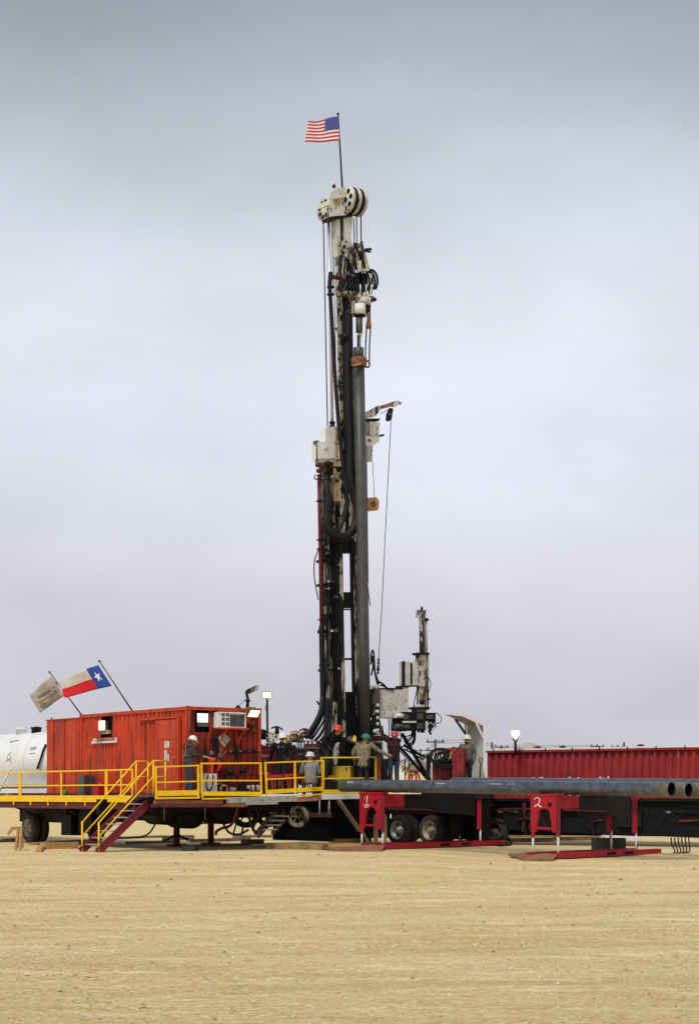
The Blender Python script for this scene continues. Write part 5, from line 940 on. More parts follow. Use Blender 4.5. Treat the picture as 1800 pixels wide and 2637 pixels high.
def substructure():
    t = thing('rig_substructure', DF.w(6, 3, 0), 'dark rig substructure and running gear under the work deck', 'substructure')
    MB().fb(DF, 7.0, 11.5, 2.6, 3.7, .25, 1.70).build('base_box', BLK2, t); MB().fb(DF, 4.6, 8.2, 1.7, 1.8, 1.05, 1.22).build('tan_beam', mat('tan_beam', (.30, .22, .11), .7, 0, (.2, .14, .07), 3), t); MB().fb(DF, 4.6, 8.2, 1.66, 1.72, 1.36, 1.50).build('tan_beam', MATS['tan_beam'], t)
    for px in (745, 770, 795): p = on_deck(px, 2080, 1.6); MB().bar(V((p.x, p.y, 1.7)), V((p.x, p.y, 1.1)), .12, .06).build('tan_post', MATS['tan_beam'], t)
    MB().bar(on_deck(872, 2062, .0), W(926, 2140, 61.3), .15, .1).build('diagonal_strut', mat('strut_tan', (.34, .27, .18), .6, 0, (.2, .16, .1), 3), t); p = W(925, 2060, 58.5); MB().bar(W(929, 2130, 62.0), W(950, 2176, 62.0), .1, .08).build('diagonal_strut', MATS['strut_tan'], t)
    for px in (968, 990): p = W(px, 2100, 62.5); MB().bar(V((p.x, p.y, 1.15)), V((p.x, p.y, .1)), .17, .12).build('post', mat('post_tan', (.40, .26, .12), .7, 0, (.28, .18, .08), 3), t)
    MB().prism([on_deck(735, 2165, 1.), on_deck(860, 2168, 1.), on_deck(850, 2128, 1.), on_deck(775, 2122, 1.), on_deck(738, 2140, 1.)], DF.v * .8).build('mud_bin', BLK2, t)
    MB().bar(on_deck(663, 2150, .3), on_deck(716, 2090, .9), .05, .30).build('ladder_rail', mat('rust_ramp', (.13, .08, .055), .7, 0, (.08, .05, .04), 3), t); MB().bar(on_deck(700, 2148, .3), on_deck(750, 2092, .9), .04, .16).build('ladder_rail', MATS['rust_ramp'], t)
    for f in (.2, .4, .6, .8): MB().bar(on_deck(663 + 53 * f, 2150 - 60 * f, .35), on_deck(700 + 50 * f, 2148 - 56 * f, .35), .2, .04).build('ladder_step', GREYP, t)
    # belly tanks (round bottoms) and spoked pulley wheels
    for px, py, r in ((436, 2092, .45), (497, 2098, .50), (585, 2088, .48)):
        c = W(px, py, 59.5); c.z = max(c.z, .62); MB().lathe(c - CF.v * 0, V((-.45, .9, 0)), [(.02, 0), (r * .8, .04), (r, .14), (r, 1.6), (r * .8, 1.7), (.02, 1.74)], 24).build('belly_tank', BLK, t)
    for px, py, r in ((632, 2094, .52), (690, 2100, .42), (765, 2103, .38)):
        c = W(px, py, 60.2); ax = V((.3, -.95, 0)).normalized(); m = MB(); m.lathe(c, ax, [(r * .62, 0), (r, -.05), (r, .16), (r * .62, .10), (r * .62, 0)], 28, 0, False); a = ax.cross(Z).normalized(); b = ax.cross(a)
        for i in range(6): q = a * math.cos(i * 1.047) + b * math.sin(i * 1.047); m.bar(c + q * r * .1, c + q * r * .66, .05, .04)
        m.cyl(c - ax * .05, c + ax * .08, r * .16); m.build('spoked_wheel', BLK if px < 700 else GREASE2, t)
    for pts, r in ((((612, 2082), (604, 2110), (592, 2128), (572, 2134), (558, 2142), (556, 2150)), .05), (((575, 2122), (590, 2145), (615, 2150), (640, 2138)), .04), (((640, 2080), (645, 2120), (660, 2150)), .05), (((655, 2080), (665, 2100), (650, 2140)), .03), (((600, 2152), (612, 2110), (622, 2080)), .03), (((622, 2152), (628, 2120)), .035), (((405, 2110), (396, 2130), (380, 2150), (350, 2158), (300, 2160)), .03)):
        P = [W(x, y, 58.6 + i * .1) for i, (x, y) in enumerate(pts)]; 
        for q in P: q.z = max(q.z, .05)
        MB().tube(spl(P, 6), r, 7).build('drain_hose', RED2 if r == .05 and pts[0][0] == 612 else BLK, t)
    MB().fb(DF, 3.3, 5.6, 1.9, 2.6, 1.05, 1.72).build('equipment_box', BLK, t); MB().fb(DF, .6, 3.2, 1.9, 2.6, 1.15, 1.75).build('equipment_box', BLK2, t)
    for y in range(4): MB().ball(on_deck(705 + y * 9, 2082 + (y % 2) * 8, 1.2), .11, 9).build('valve', GREASE2, t)
substructure()
# ------------------------------------------------------------------ deck machinery
def deck_gear():
    D = 60.6; P = lambda px, py, e=0: W(px, py, D + e)
    t = thing('red_fluid_tank', P(700, 2040), 'dark red steel tank with white lettering beside the container', 'tank')
    MB().prism([P(660, 2046), P(742, 2046), P(742, 1926), P(660, 1926)], V((.3, 1.4, 0))).build('body', mat('fluid_tank_red', (.30, .028, .02), .5, 0, (.2, .02, .015), 2, (.1, .02, .015), 5, .64), t)
    MB().prism([P(659, 1927), P(744, 1927), P(744, 1922.5), P(659, 1922.5)], V((.3, 1.45, 0))).build('rim', RED2, t)
    word('PINNERGY', P(656.5, 1951, -.012), V((1, 0, 0)), Z, .125, PAPER, t, 'lettering', .006); word('51', P(680, 1961, -.012), V((1, 0, 0)), Z, .085, PAPER, t, 'lettering', .003); word('P', P(664.5, 1933, -.012), V((1, 0, 0)), Z, .06, PAPER, t, 'lettering', .008)
    MB().prism([P(668, 1995, -.05), P(695, 1994, -.05), P(695, 1990, -.05), P(668, 1991, -.05)], V((0, .05, 0))).build('white_label', PAPER, t)
    # clutter on and behind the tank
    k = 62.5; Q = lambda px, py, e=0: W(px, py, k + e)
    for i, (nm, l_, m, pts) in enumerate((('engine_block', 'dark engine block on top of the red tank', BLK, ((668, 1905), (685, 1905), (685, 1884), (676, 1880), (668, 1886))), ('air_cleaner', 'tan pump housing behind the white hat man', TAN, ((734, 1918), (752, 1918), (752, 1895), (734, 1896))), ('pump_head', 'white curved pump head behind the white hat man', WHT, ((690, 1918), (707, 1918), (706, 1904), (692, 1905))), ('pump_head', 'rusty pump head between hat and gauge console', RUST_GLOW, ((752, 1912), (766, 1912), (766, 1893), (755, 1893))), ('tan_walkway', 'tan pipe rail frame beyond the tank top', TAN, ((683, 1903), (716, 1902), (716, 1896), (683, 1897))), ('cylinder_cap', 'dark round cap seen above the tan rail', BLK, ((706, 1890), (718, 1890), (718, 1878), (711, 1877))), ('tan_walkway', 'tan pipe frame right of the hat, before the hoses', TAN, ((736, 1897), (790, 1896), (790, 1892), (736, 1893))), ('red_beam', 'dull red beam end beyond the hoses', RED2, ((772, 1892), (800, 1892), (800, 1886), (772, 1886))), ('white_drum', 'white drum behind the gauge console', WHT, ((766, 1912), (782, 1912), (782, 1898), (767, 1898))))):
        mb = MB(); mb.prism([Q(*p, i * .12) for p in pts], V((0, .35, 0)))
        c = sum((Q(*p, i * .12) for p in pts), V()) / len(pts); mb.cyl(c - Z * .12 - V((0, .05, 0)), c + Z * .16 - V((0, .05, 0)), .07, n=9); mb.tube(spl([c + V((-.2, -.06, .1)), c + V((0, -.1, .16)), c + V((.22, -.06, .05))], 4), .03, 6)
        lab(mb.build(nm, m), l_, nm.split('_')[-1])
    for i in range(9): x = 668 + i * 11; y = random.uniform(1912, 1924); lab(MB().ball(W(x, y, 61.6), random.uniform(.07, .13), 8, 0, .7).cyl(W(x - 4, y, 61.6), W(x + 5, y - 2, 61.7), .035, n=7).build('pipe_fitting', (BLK, RUST_GLOW, GREASE2)[i % 3]), 'small %s pipe fitting on the red tank top, number %s from the container' % (('black', 'rusty', 'greasy')[i % 3], ('one', 'two', 'three', 'four', 'five', 'six', 'seven', 'eight', 'nine')[i]), 'fitting', 'pipe fittings on the tank')
    # gauge console
    D2 = 61.0; C = lambda px, py, e=0: W(px, py, D2 + e); t = thing('control_console', C(790, 2020), 'dark control console with three white round gauges on top', 'console')
    MB().prism([C(763, 2020), C(822, 2020), C(822, 1930), C(763, 1930)], V((.2, .6, 0))).build('cabinet', mat('console_dark', (.045, .02, .018), .5, 0, (.02, .012, .01), 4), t); MB().prism([C(781, 1927), C(818, 1927), C(816, 1908), C(782, 1908)], V((.05, .3, 0))).build('gauge_panel', mat('panel_maroon', (.13, .03, .026), .5), t)
    MB().prism([C(761, 1929, -.1), C(823, 1929, -.1), C(823, 1926, -.1), C(761, 1926, -.1)], V((.1, .5, 0))).build('shelf', STEEL, t)
    for x in (788, 799, 810):
        c = C(x, 1913.5, -.02); g = MB().lathe(c, V((0, -1, 0)), [(.055, 0), (.06, .02), (.05, .03)], 16).build('gauge', BLK, t); f = MB().lathe(c - V((0, .031, 0)), V((0, -1, 0)), [(.046, 0), (.001, .001)], 14, 0, False); f.build('dial', GLASS, g); MB().bar(c - V((0, .036, 0)), c - V((-.02, .036, -.025)), .008).build('needle', INK, g)
    for i, (x, y, r) in enumerate(((790, 1934, .075), (803, 1932, .05), (773, 1945, .05), (784, 1948, .04), (815, 1935, .04), (780, 1957, .03))): MB().lathe(C(x, y, -.01), V((0, -1, 0)), [(r, 0), (r, .03), (r * .6, .05), (.001, .05)], 12).build('knob', STEEL if i % 2 == 0 else BLK, t)
    for i in range(5): x = 766 + i * 3; MB().cyl(C(x, 1926, -.05), C(x - 1, 1912, -.05), .015, n=6).ball(C(x - 1, 1911, -.05), .025, 7).build('lever', BLK, t)
    # red stands between rail and men
    for i, (x0, x1, l_) in enumerate(((688, 726, 'red steel stand left behind the tilted rail'), (730, 764, 'red steel stand in the middle behind the tilted rail'), (768, 797, 'red steel stand right, before the sticker hat man'))):
        Dn = 59.4 + i * .35; S_ = lambda px, py, e=0: W(px, py, Dn + e); t = thing('red_stand', S_((x0 + x1) / 2, 2040), l_, 'stand', 'red stands on the deck'); yt = 1998 - i * 2
        MB().prism([S_(x0, yt + 5), S_(x1, yt + 4), S_(x1, yt - 3), S_(x0, yt - 2)], V((.05, .5, 0))).build('top_beam', HIRED, t); w = (x1 - x0)
        for f, g in ((.05, -.06), (.3, .38), (.55, .48), (.8, .86), (.95, 1.06)): MB().bar(S_(x0 + w * f, yt + 3), S_(x0 + w * g, 2040), .06, .05).build('leg', HIRED if f in (.05, .55) else RUST_GLOW, t)
        MB().bar(S_(x0 + w * .1, 2022, .2), S_(x1 - w * .1, 2021, .2), .05).build('cross_bar', RUST_GLOW, t); 
        for f in (.2, .5, .75): MB().ball(S_(x0 + w * f, yt + 8, -.03), .045, 7).build('lug', HIRED, t)
    for i, (x0, x1, y0, y1, c_) in enumerate(((706, 720, 2008, 2034, 0), (737, 741, 2003, 2036, 1), (752, 760, 2010, 2036, 2), (779, 786, 2008, 2034, 0), (800, 806, 2008, 2034, 1))): pass
    # yellow box and drum near the mast foot
    Y_ = lambda px, py, e=0: W(px, py, 61.6 + e); t = thing('yellow_box', Y_(875, 2035), 'dirty yellow steel box behind the taller rail', 'box')
    MB().prism([Y_(849, 2038), Y_(903, 2038), Y_(902, 1975), Y_(849, 1976)], V((.2, .5, 0))).build('body', YELD, t); MB().prism([Y_(848, 1977, -.01), Y_(904, 1976, -.01), Y_(904, 1973.5, -.01), Y_(848, 1974, -.01)], V((.2, .55, 0))).build('lid', YELD, t); MB().prism([Y_(890, 1984, -.012), Y_(895, 1984, -.012), Y_(894, 1979, -.012), Y_(890, 1979, -.012)], V((0, .01, 0))).build('label', INK, t)
    lab(MB().lathe(Y_(853, 2037, -.3), Z, [(.13, 0), (.17, .15), (.18, .35), (.13, .52), (.05, .53)], 14).build('orange_drum', RUST_GLOW), 'rust orange can beside the yellow box behind the rail', 'can')
    lab(MB().prism([Y_(903, 1912, -.2), Y_(918, 1912, -.2), Y_(917, 1897, -.2), Y_(912, 1894, -.2)], V((0, .08, 0))).build('yellow_tag', mat('tag_yellow', (.75, .62, .05), .5)), 'yellow warning tag on the black table next to the green hat', 'tag')
    t = thing('rotary_table', Y_(920, 2000, .5), 'black rotary table housing at the mast foot behind the crew', 'machine'); MB().prism([Y_(880, 2035, .3), Y_(962, 2035, .3), Y_(962, 1914, .3), Y_(880, 1914, .3)], V((.3, .8, 0))).build('housing', BLK2, t); MB().prism([Y_(885, 1914, .1), Y_(965, 1914, .1), Y_(965, 1910, .1), Y_(885, 1910, .1)], V((.3, .9, 0))).build('top_plate', STEEL, t)
    MB().ball(Y_(902, 1905, .2), .12, 9).build('slip_handle', GREASE2, t)
    t = thing('deck_post', Y_(976, 2030), 'dull red post at the end of the taller yellow rail', 'post'); MB().prism([Y_(970, 2030), Y_(980, 2030), Y_(980, 1950), Y_(970, 1950)], V((.1, .3, 0))).build('body', mat('dull_red_post', (.28, .05, .04), .6), t); MB().prism([Y_(983, 2020, .1), Y_(996, 2020, .1), Y_(995, 1955, .1), Y_(984, 1955, .1)], V((.05, .2, 0))).build('inner_post', BLK, t)
    t = thing('white_board', W(985, 1990, 63.6), 'white painted frame panel between the two right hand crewmen', 'panel')
    V_ = lambda px, py, e=0: W(px, py, 63.6 + e); MB().prism([V_(981, 2010), V_(998, 2010), V_(998, 1909), V_(981, 1909)], V((0, .05, 0))).build('board', WHT, t); MB().prism([V_(962, 1930), V_(981, 1930), V_(981, 1912), V_(962, 1912)], V((0, .05, 0))).build('side_board', WHT, t); MB().bar(V_(981, 1909, -.05), V_(981, 2010, -.05), .06).build('frame', STEEL, t)
    t = MB(); t.tube(spl([W(970, 1945, 61.2), W(984, 1955, 61.1), W(990, 1975, 61.1), W(996, 2000, 61.1), W(1002, 2012, 61.1)], 6), .05, 8); t.tube(spl([W(982, 1942, 61.2), W(986, 1960, 61.2), W(983, 1985, 61.2)], 6), .04, 8); lab(t.build('handling_hose', HOSE), 'thick black hose held by the green hat man', 'hose')
deck_gear()
# ------------------------------------------------------------------ right side: winch, canopy, tank wall, light
def right_side():
    D = 63.0; P = lambda px, py, e=0: W(px, py, D + e); t = thing('red_winch', P(1150, 2010), 'weathered red winch unit with a coiled drum behind the pipes', 'winch')
    mr = mat('winch_red', (.30, .022, .028), .55, 0, (.16, .015, .018), 2.5, (.05, .02, .015), 5, .58)
    MB().prism([P(1113, 2040), P(1162, 2040), P(1160, 1955), P(1113, 1957)], V((.2, 1.2, 0))).build('base', mr, t); MB().prism([P(1164, 2040, -.2), P(1194, 2040, -.2), P(1194, 1930, -.2), P(1164, 1932, -.2)], V((.2, 1.0, 0))).build('side_case', mr, t)
    MB().prism([P(1142, 1936, .5), P(1170, 1936, .5), P(1170, 1926, .5), P(1142, 1927, .5)], V((.2, .6, 0))).build('top_box', RED, t); MB().prism([P(1163, 1924, .2), P(1190, 1926, .2), P(1194, 1931, .2), P(1164, 1932, .2)], V((.2, .6, 0))).build('top_cover', mr, t)
    c = P(1142, 1956, -.1); ax = V((.35, -.75, .55)).normalized(); a = ax.cross(Z).normalized(); b = ax.cross(a)
    for i in range(6): rr = .42 - .05 * i + random.uniform(-.02, .02); c = P(1142 + random.uniform(-4, 4), 1955 + random.uniform(-3, 3), -.1); MB().tube([c + ax * (.02 * i) + a * rr * 1.25 * math.cos(q) + b * rr * math.sin(q) for q in [j * math.pi / 9 for j in range(19)]], .035, 7).build('coil', HOSE if i != 2 else BLK, t)
    MB().cyl(c - ax * .2, c + ax * .15, .12, n=14).build('drum', BLK, t); MB().bar(P(1139, 1955, -.22), P(1140, 1963, -.22), .06).build('white_tag', PAPER, t); 
    for x in (1121, 1133, 1150, 1157): MB().bar(P(x, 1962, -.06), P(x, 2035, -.06), .06, .05).build('rib', mr, t)
    MB().tube(spl([P(1161, 1960, -.1), P(1161, 1945, -.12), P(1166, 1937, -.15), P(1172, 1933, -.15)], 5), .05, 8).build('guard', ORGB, t)
    s = thing('valve_stand', P(1103, 2010), 'black valve stand with a handwheel left of the red winch', 'stand'); MB().bar(P(1101, 2030), P(1101, 1955), .1).build('post', BLK, s); MB().bar(P(1107, 2030, .1), P(1107, 1955, .1), .09).build('post', GREASE2, s); MB().prism([P(1098, 1956), P(1112, 1956), P(1111, 1941), P(1099, 1941)], V((0, .25, 0))).build('valve_body', BLK, s); MB().ball(P(1094, 1948), .1, 8).ball(P(1105, 1941), .08, 8).build('handwheel', GREASE2, s)
    # canopy
    k = 64.6; Q = lambda px, py, e=0: W(px, py, k + e); t = thing('operator_canopy', Q(1230, 2030), 'white operator shelter with a slanted roof hood on the right', 'shelter')
    ht = .04; MB().prism([Q(1137, 1836), Q(1191, 1840, -.2), Q(1249, 1868, .0), Q(1249, 1872, .0), Q(1191, 1845, -.2), Q(1139, 1840)], V((0, .06, 0))).build('roof_edge', WHT, t)
    MB().add([Q(1138, 1837), Q(1191, 1841, -.2), Q(1249, 1869), Q(1199, 1867, 1.5), Q(1172, 1853, 1.3)], [(0, 1, 2, 3, 4)]).add([Q(1138, 1836), Q(1191, 1839.5, -.2), Q(1249, 1867.5), Q(1199, 1865, 1.5), Q(1172, 1851, 1.3)], [(4, 3, 2, 1, 0)]).build('roof', SPECK, t)
    MB().add([Q(1203, 1866, 1.4), Q(1248, 1870), Q(1246, 2045), Q(1203, 2045, 1.4)], [(0, 1, 2, 3)]).add([Q(1203, 1866, 1.44), Q(1248, 1870, .04), Q(1246, 2045, .04), Q(1203, 2045, 1.44)], [(3, 2, 1, 0)]).build('back_wall', mat('shelter_wall', (.58, .57, .52), .5, 0, (.48, .47, .42), 2, (.2, .18, .15), 7, .66), t)
    MB().bar(Q(1247, 1868), Q(1246, 2045), .07).build('post', WHT, t); MB().bar(Q(1199, 1866, 1.4), Q(1200, 2045, 1.4), .08).build('post', WHT, t); MB().bar(Q(1224, 1858, -.1), Q(1246, 1905), .07).build('strut', WHT, t); MB().bar(Q(1172, 1852, 1.3), Q(1200, 1893, 1.4), .08).build('strut', STEEL, t)
    MB().bar(Q(1214, 1970, -.3), Q(1212, 2045, -.3), .06).bar(Q(1214, 1970, -.3), Q(1245, 1973, -.3), .06).build('grab_frame', WHT, t)
    s = thing('shovel', Q(1237, 2020, -.4), 'black handled shovel leaning against the white shelter frame', 'shovel'); k2 = -.4; MB().bar(Q(1238, 1968, k2), Q(1233, 2040, k2), .05).build('shaft', BLK, s); MB().tube([Q(1238, 1968, k2), Q(1234, 1960, k2), Q(1234, 1953, k2), Q(1242, 1953, k2), Q(1242, 1960, k2), Q(1238, 1968, k2)], .018, 6).build('grip', BLK, s); MB().prism([Q(1228, 2056, k2), Q(1238, 2056, k2), Q(1237, 2038, k2), Q(1229, 2038, k2)], V((0, .03, 0))).build('blade', STEEL, s)
    # deck the winch stands on
    MBd = MB(); MBd.prism([P(1085, 2036, -.6), P(1262, 2036, -.6), P(1262, 2058, -.6), P(1085, 2058, -.6)], V((.4, 3.0, 0))); lab(MBd.build('winch_deck', BLK), 'dark deck carrying the red winch and the white shelter', 'deck')
    # red tank wall, nearer at the right
    A, B = W(1256, 2060, 68.0), W(1870, 2060, 62.0); d = (B - A); Ln = d.length; d.normalize(); n = V((-d.y, d.x, 0)); t = thing('mud_tank', V((A.x, A.y, 0)), 'long low red corrugated steel tank behind the pipes at the right', 'tank'); zt = W(1256, 1931, 68).z; zb = .9
    fr = Frame(A.x, A.y, math.degrees(math.atan2(d.y, d.x))); z2 = W(1800, 1926, 62.7).z
    w_ = MB(); corrug(w_, fr, 'x', 0, Ln, zb, zt - .05, 0, .31, .10); w_.build('wall', TANKR, t); MB().fb(fr, -.02, .0, 0, 2.4, zb, zt - .05).build('end_wall', TANKR, t); MB().fb(fr, 0, Ln, .02, 2.4, zt - .05, zt - .01).build('top', TANKR, t); MB().fb(fr, -.03, Ln, -.09, .02, zt - .05, zt + .012).build('top_rail', WHT, t); MB().fb(fr, -.03, Ln, -.09, .02, zt - .13, zt - .052).build('top_rail', TANKR, t)
    for i in range(9): x = .3 + i * 1.16; MB().fb(fr, x, x + .04, -.105, -.091, zt - .12, zt + .02).build('clip', BLK, t)
    for i, x in enumerate((1.9, 3.0, 6.3, 9.6)): MB().lathe(fr.w(x, .6, zt), Z, [(.16, 0), (.14, .08), (.03, .12)], 10).build('hatch', BLK if i % 2 else RED2, t)
    lab(MB().lathe(fr.w(.5, 2.2, zt - .2), Z, [(.5, 0), (.42, .35), (.2, .5), (.01, .52)], 16).build('dome_cover', mat('dome_tan', (.50, .46, .38), .6)), 'tan dome cover rising behind the left end of the red tank', 'cover')
    # light
    k = 66.5; t = thing('yard_light', W(1329, 1930, k), 'bright white globe work light on a short pole above the red tank', 'lamp'); MB().cyl(W(1328, 1945, k), W(1327, 1911, k), .06, .05, 8).build('pole', BLK, t)
    g = MB(); q = W(1327.5, 1911, k)
    for i in range(8): d_ = V((math.cos(i * .785), math.sin(i * .785), 0)); g.tube([q + d_ * .05, q + d_ * .12 + Z * .15, q + d_ * .17 + Z * .36], .012, 5)
    g.build('guard', STEEL, t); MB().lathe(W(1327.5, 1904, k), Z, [(.05, 0), (.11, .06), (.155, .16), (.16, .27), (.14, .31), (.01, .32)], 16).build('globe', LITC, t)
right_side()
# ------------------------------------------------------------------ background
def background():
    def upole(label, px, ytop, D, h2, lean=0, arms=1, w=.9):
        b = W(px, HY, D); t = thing('utility_pole', V((b.x, D, 0)), label, 'utility pole', 'utility poles on the skyline'); top = W(px + lean, ytop, D); MB().cyl(V((b.x, D, 0)), top, .17, .11, 8).build('pole', mat('creosote_pole', (.09, .07, .055), .9) if 'creosote_pole' not in MATS else MATS['creosote_pole'], t)
        for i in range(arms): z = top.z - .25 - i * h2; MB().bar(V((top.x - w, D, z)), V((top.x + w, D, z)), .12).build('cross_arm', MATS['creosote_pole'], t)
        for i in range(arms):
            for x in (-.8, .8): MB().cyl(V((top.x + x * w, D, top.z - .2 - i * h2)), V((top.x + x * w, D, top.z + .05 - i * h2)), .06, n=6).build('insulator', STEEL, t)
        return t
    u = upole('tall utility pole with two crossarms right of the tongs', 1121, 1905, 170, .82, 0, 2)
    for x in (-.5, .5): p = W(1121, 1938, 169.7); MB().cyl(p + V((x * .6, 0, -.35)), p + V((x * .6, 0, .1)), .13, n=8).build('transformer', STEEL, u)
    upole('smaller distant utility pole left of the tall one', 1083, 1929, 260, .9, 0, 1, 1.1); upole('distant utility pole above the left part of the red tank', 1291, 1920, 210, .8); upole('bare distant pole near the shelter wall', 1267, 1912, 200, .8, 0, 0); upole('distant utility pole above the middle of the red tank', 1538, 1918, 220, .8); upole('distant utility pole right of the middle of the red tank', 1590, 1919, 230, .8); upole('bare short distant pole above the red tank', 1607, 1912, 200, .8, 0, 0)
    w = MB()
    for z in (0, .35): w.tube([W(1083, 1933 + z * 30, 260), W(1100, 1934 + z * 30, 215), W(1121, 1908 + z * 20, 170), W(1200, 1906 + z * 20, 178), W(1291, 1922 + z * 10, 210), W(1538, 1920 + z * 10, 220)], .025, 4)
    lab(w.build('power_line', BLK2), 'thin power lines strung between the distant poles', 'wire')
    # low land behind the rig: a tan spoil bank and a house
    m = MB(); D = 130; xs = [860 + i * 12 for i in range(36)]; top = []
    for i, x in enumerate(xs): h = 1976 + 7 * math.sin(i * .9) + 5 * math.sin(i * 2.3); top.append(h)
    vs = []
    for x, h in zip(xs, top): b = W(x, HY, D); z = W(x, h + 20, D).z; vs += [V((b.x, D - 6, -.05)), V((b.x, D, z)), V((b.x, D + 6, -.05))]
    m.add(vs, [(3 * i + j, 3 * i + 3 + j, 3 * i + 4 + j, 3 * i + 1 + j) for i in range(len(xs) - 1) for j in (0, 1)], 0, True); o = m.build('berm', GRND); struct(o); o['label'] = 'low tan spoil bank beyond the rig'
    D = 150; h = thing('house', W(1060, HY, D), 'small distant building with grey hipped roof behind the braces', 'house'); h.location.z = 0; XF[h] = MT.Translation(h.location)
    a, b = W(1058, HY, D), W(1100, HY, D); z1, z2 = W(0, 1982, D).z, W(0, 1957, D).z
    MB().bx(a.x, b.x, D, D + 6, 0, z1).build('wall', mat('house_wall', (.52, .47, .38), .8), h); c = (a.x + b.x) / 2; MB().add([V((a.x - .4, D - .4, z1)), V((b.x + .4, D - .4, z1)), V((b.x + .4, D + 6.4, z1)), V((a.x - .4, D + 6.4, z1)), V((c - .5, D + 3, z2)), V((c + .5, D + 3, z2))], [(0, 1, 5, 4), (1, 2, 5), (2, 3, 4, 5), (3, 0, 4)]).build('roof', mat('house_roof', (.24, .22, .20), .8), h)
    for f in (.25, .7): x = a.x + (b.x - a.x) * f; MB().bx(x, x + .5, D - .05, D - .002, z1 * .45, z1 * .75).build('window', BLK2, h)
    D = 110; s = thing('pale_shed', V((W(1032, 0, D).x, D, 0)), 'pale flat roofed shed seen right of the maroon shirt man', 'shed'); a, b = W(1024, HY, D), W(1043, HY, D); MB().bx(a.x, b.x, D, D + 4, 0, W(0, 1962, D).z).build('wall', WHT, s); MB().bx(a.x - .15, b.x + .15, D - .2, D + 4.2, W(0, 1962, D).z, W(0, 1957, D).z).build('roof', mat('shed_roof', (.35, .30, .24), .8), s)
    # yellow valve frame and red stool beyond the pipes
    k = 66; P = lambda px, py: W(px, py, k); t = thing('yellow_pipework', P(1050, 2010), 'small yellow pipework stand beyond the horizontal pipe', 'pipework')
    for a, b in (((1043, 2030), (1043, 1955)), ((1052, 2030), (1053, 1958)), ((1043, 1998), (1053, 1978)), ((1053, 1978), (1064, 1962)), ((1036, 1990), (1043, 1976))): MB().bar(P(*a), P(*b), .06).build('tube', YELD, t)
    MB().tube(spl([P(1040, 1985), P(1035, 1978), P(1038, 1974), P(1047, 1980)], 5), .03, 6).build('hoop', YELD, t)
    t = thing('red_stool', P(1066, 2010), 'red steel work stool standing beyond the horizontal pipe', 'stool'); MB().prism([P(1054, 1995), P(1079, 1995), P(1078, 1985), P(1055, 1985)], V((0, .5, 0))).build('seat', RED, t); MB().prism([W(1058, 1994, k - .02), W(1067, 1994, k - .02), W(1067, 1991, k - .02), W(1058, 1991, k - .02)], V((0, .01, 0))).build('label_plate', PAPER, t)
    for a, b in (((1056, 1995), (1048, 2040)), ((1061, 1995), (1060, 2040)), ((1072, 1995), (1070, 2040)), ((1078, 1995), (1085, 2040))): MB().bar(P(*a), P(*b), .07).build('leg', RED, t)
background()
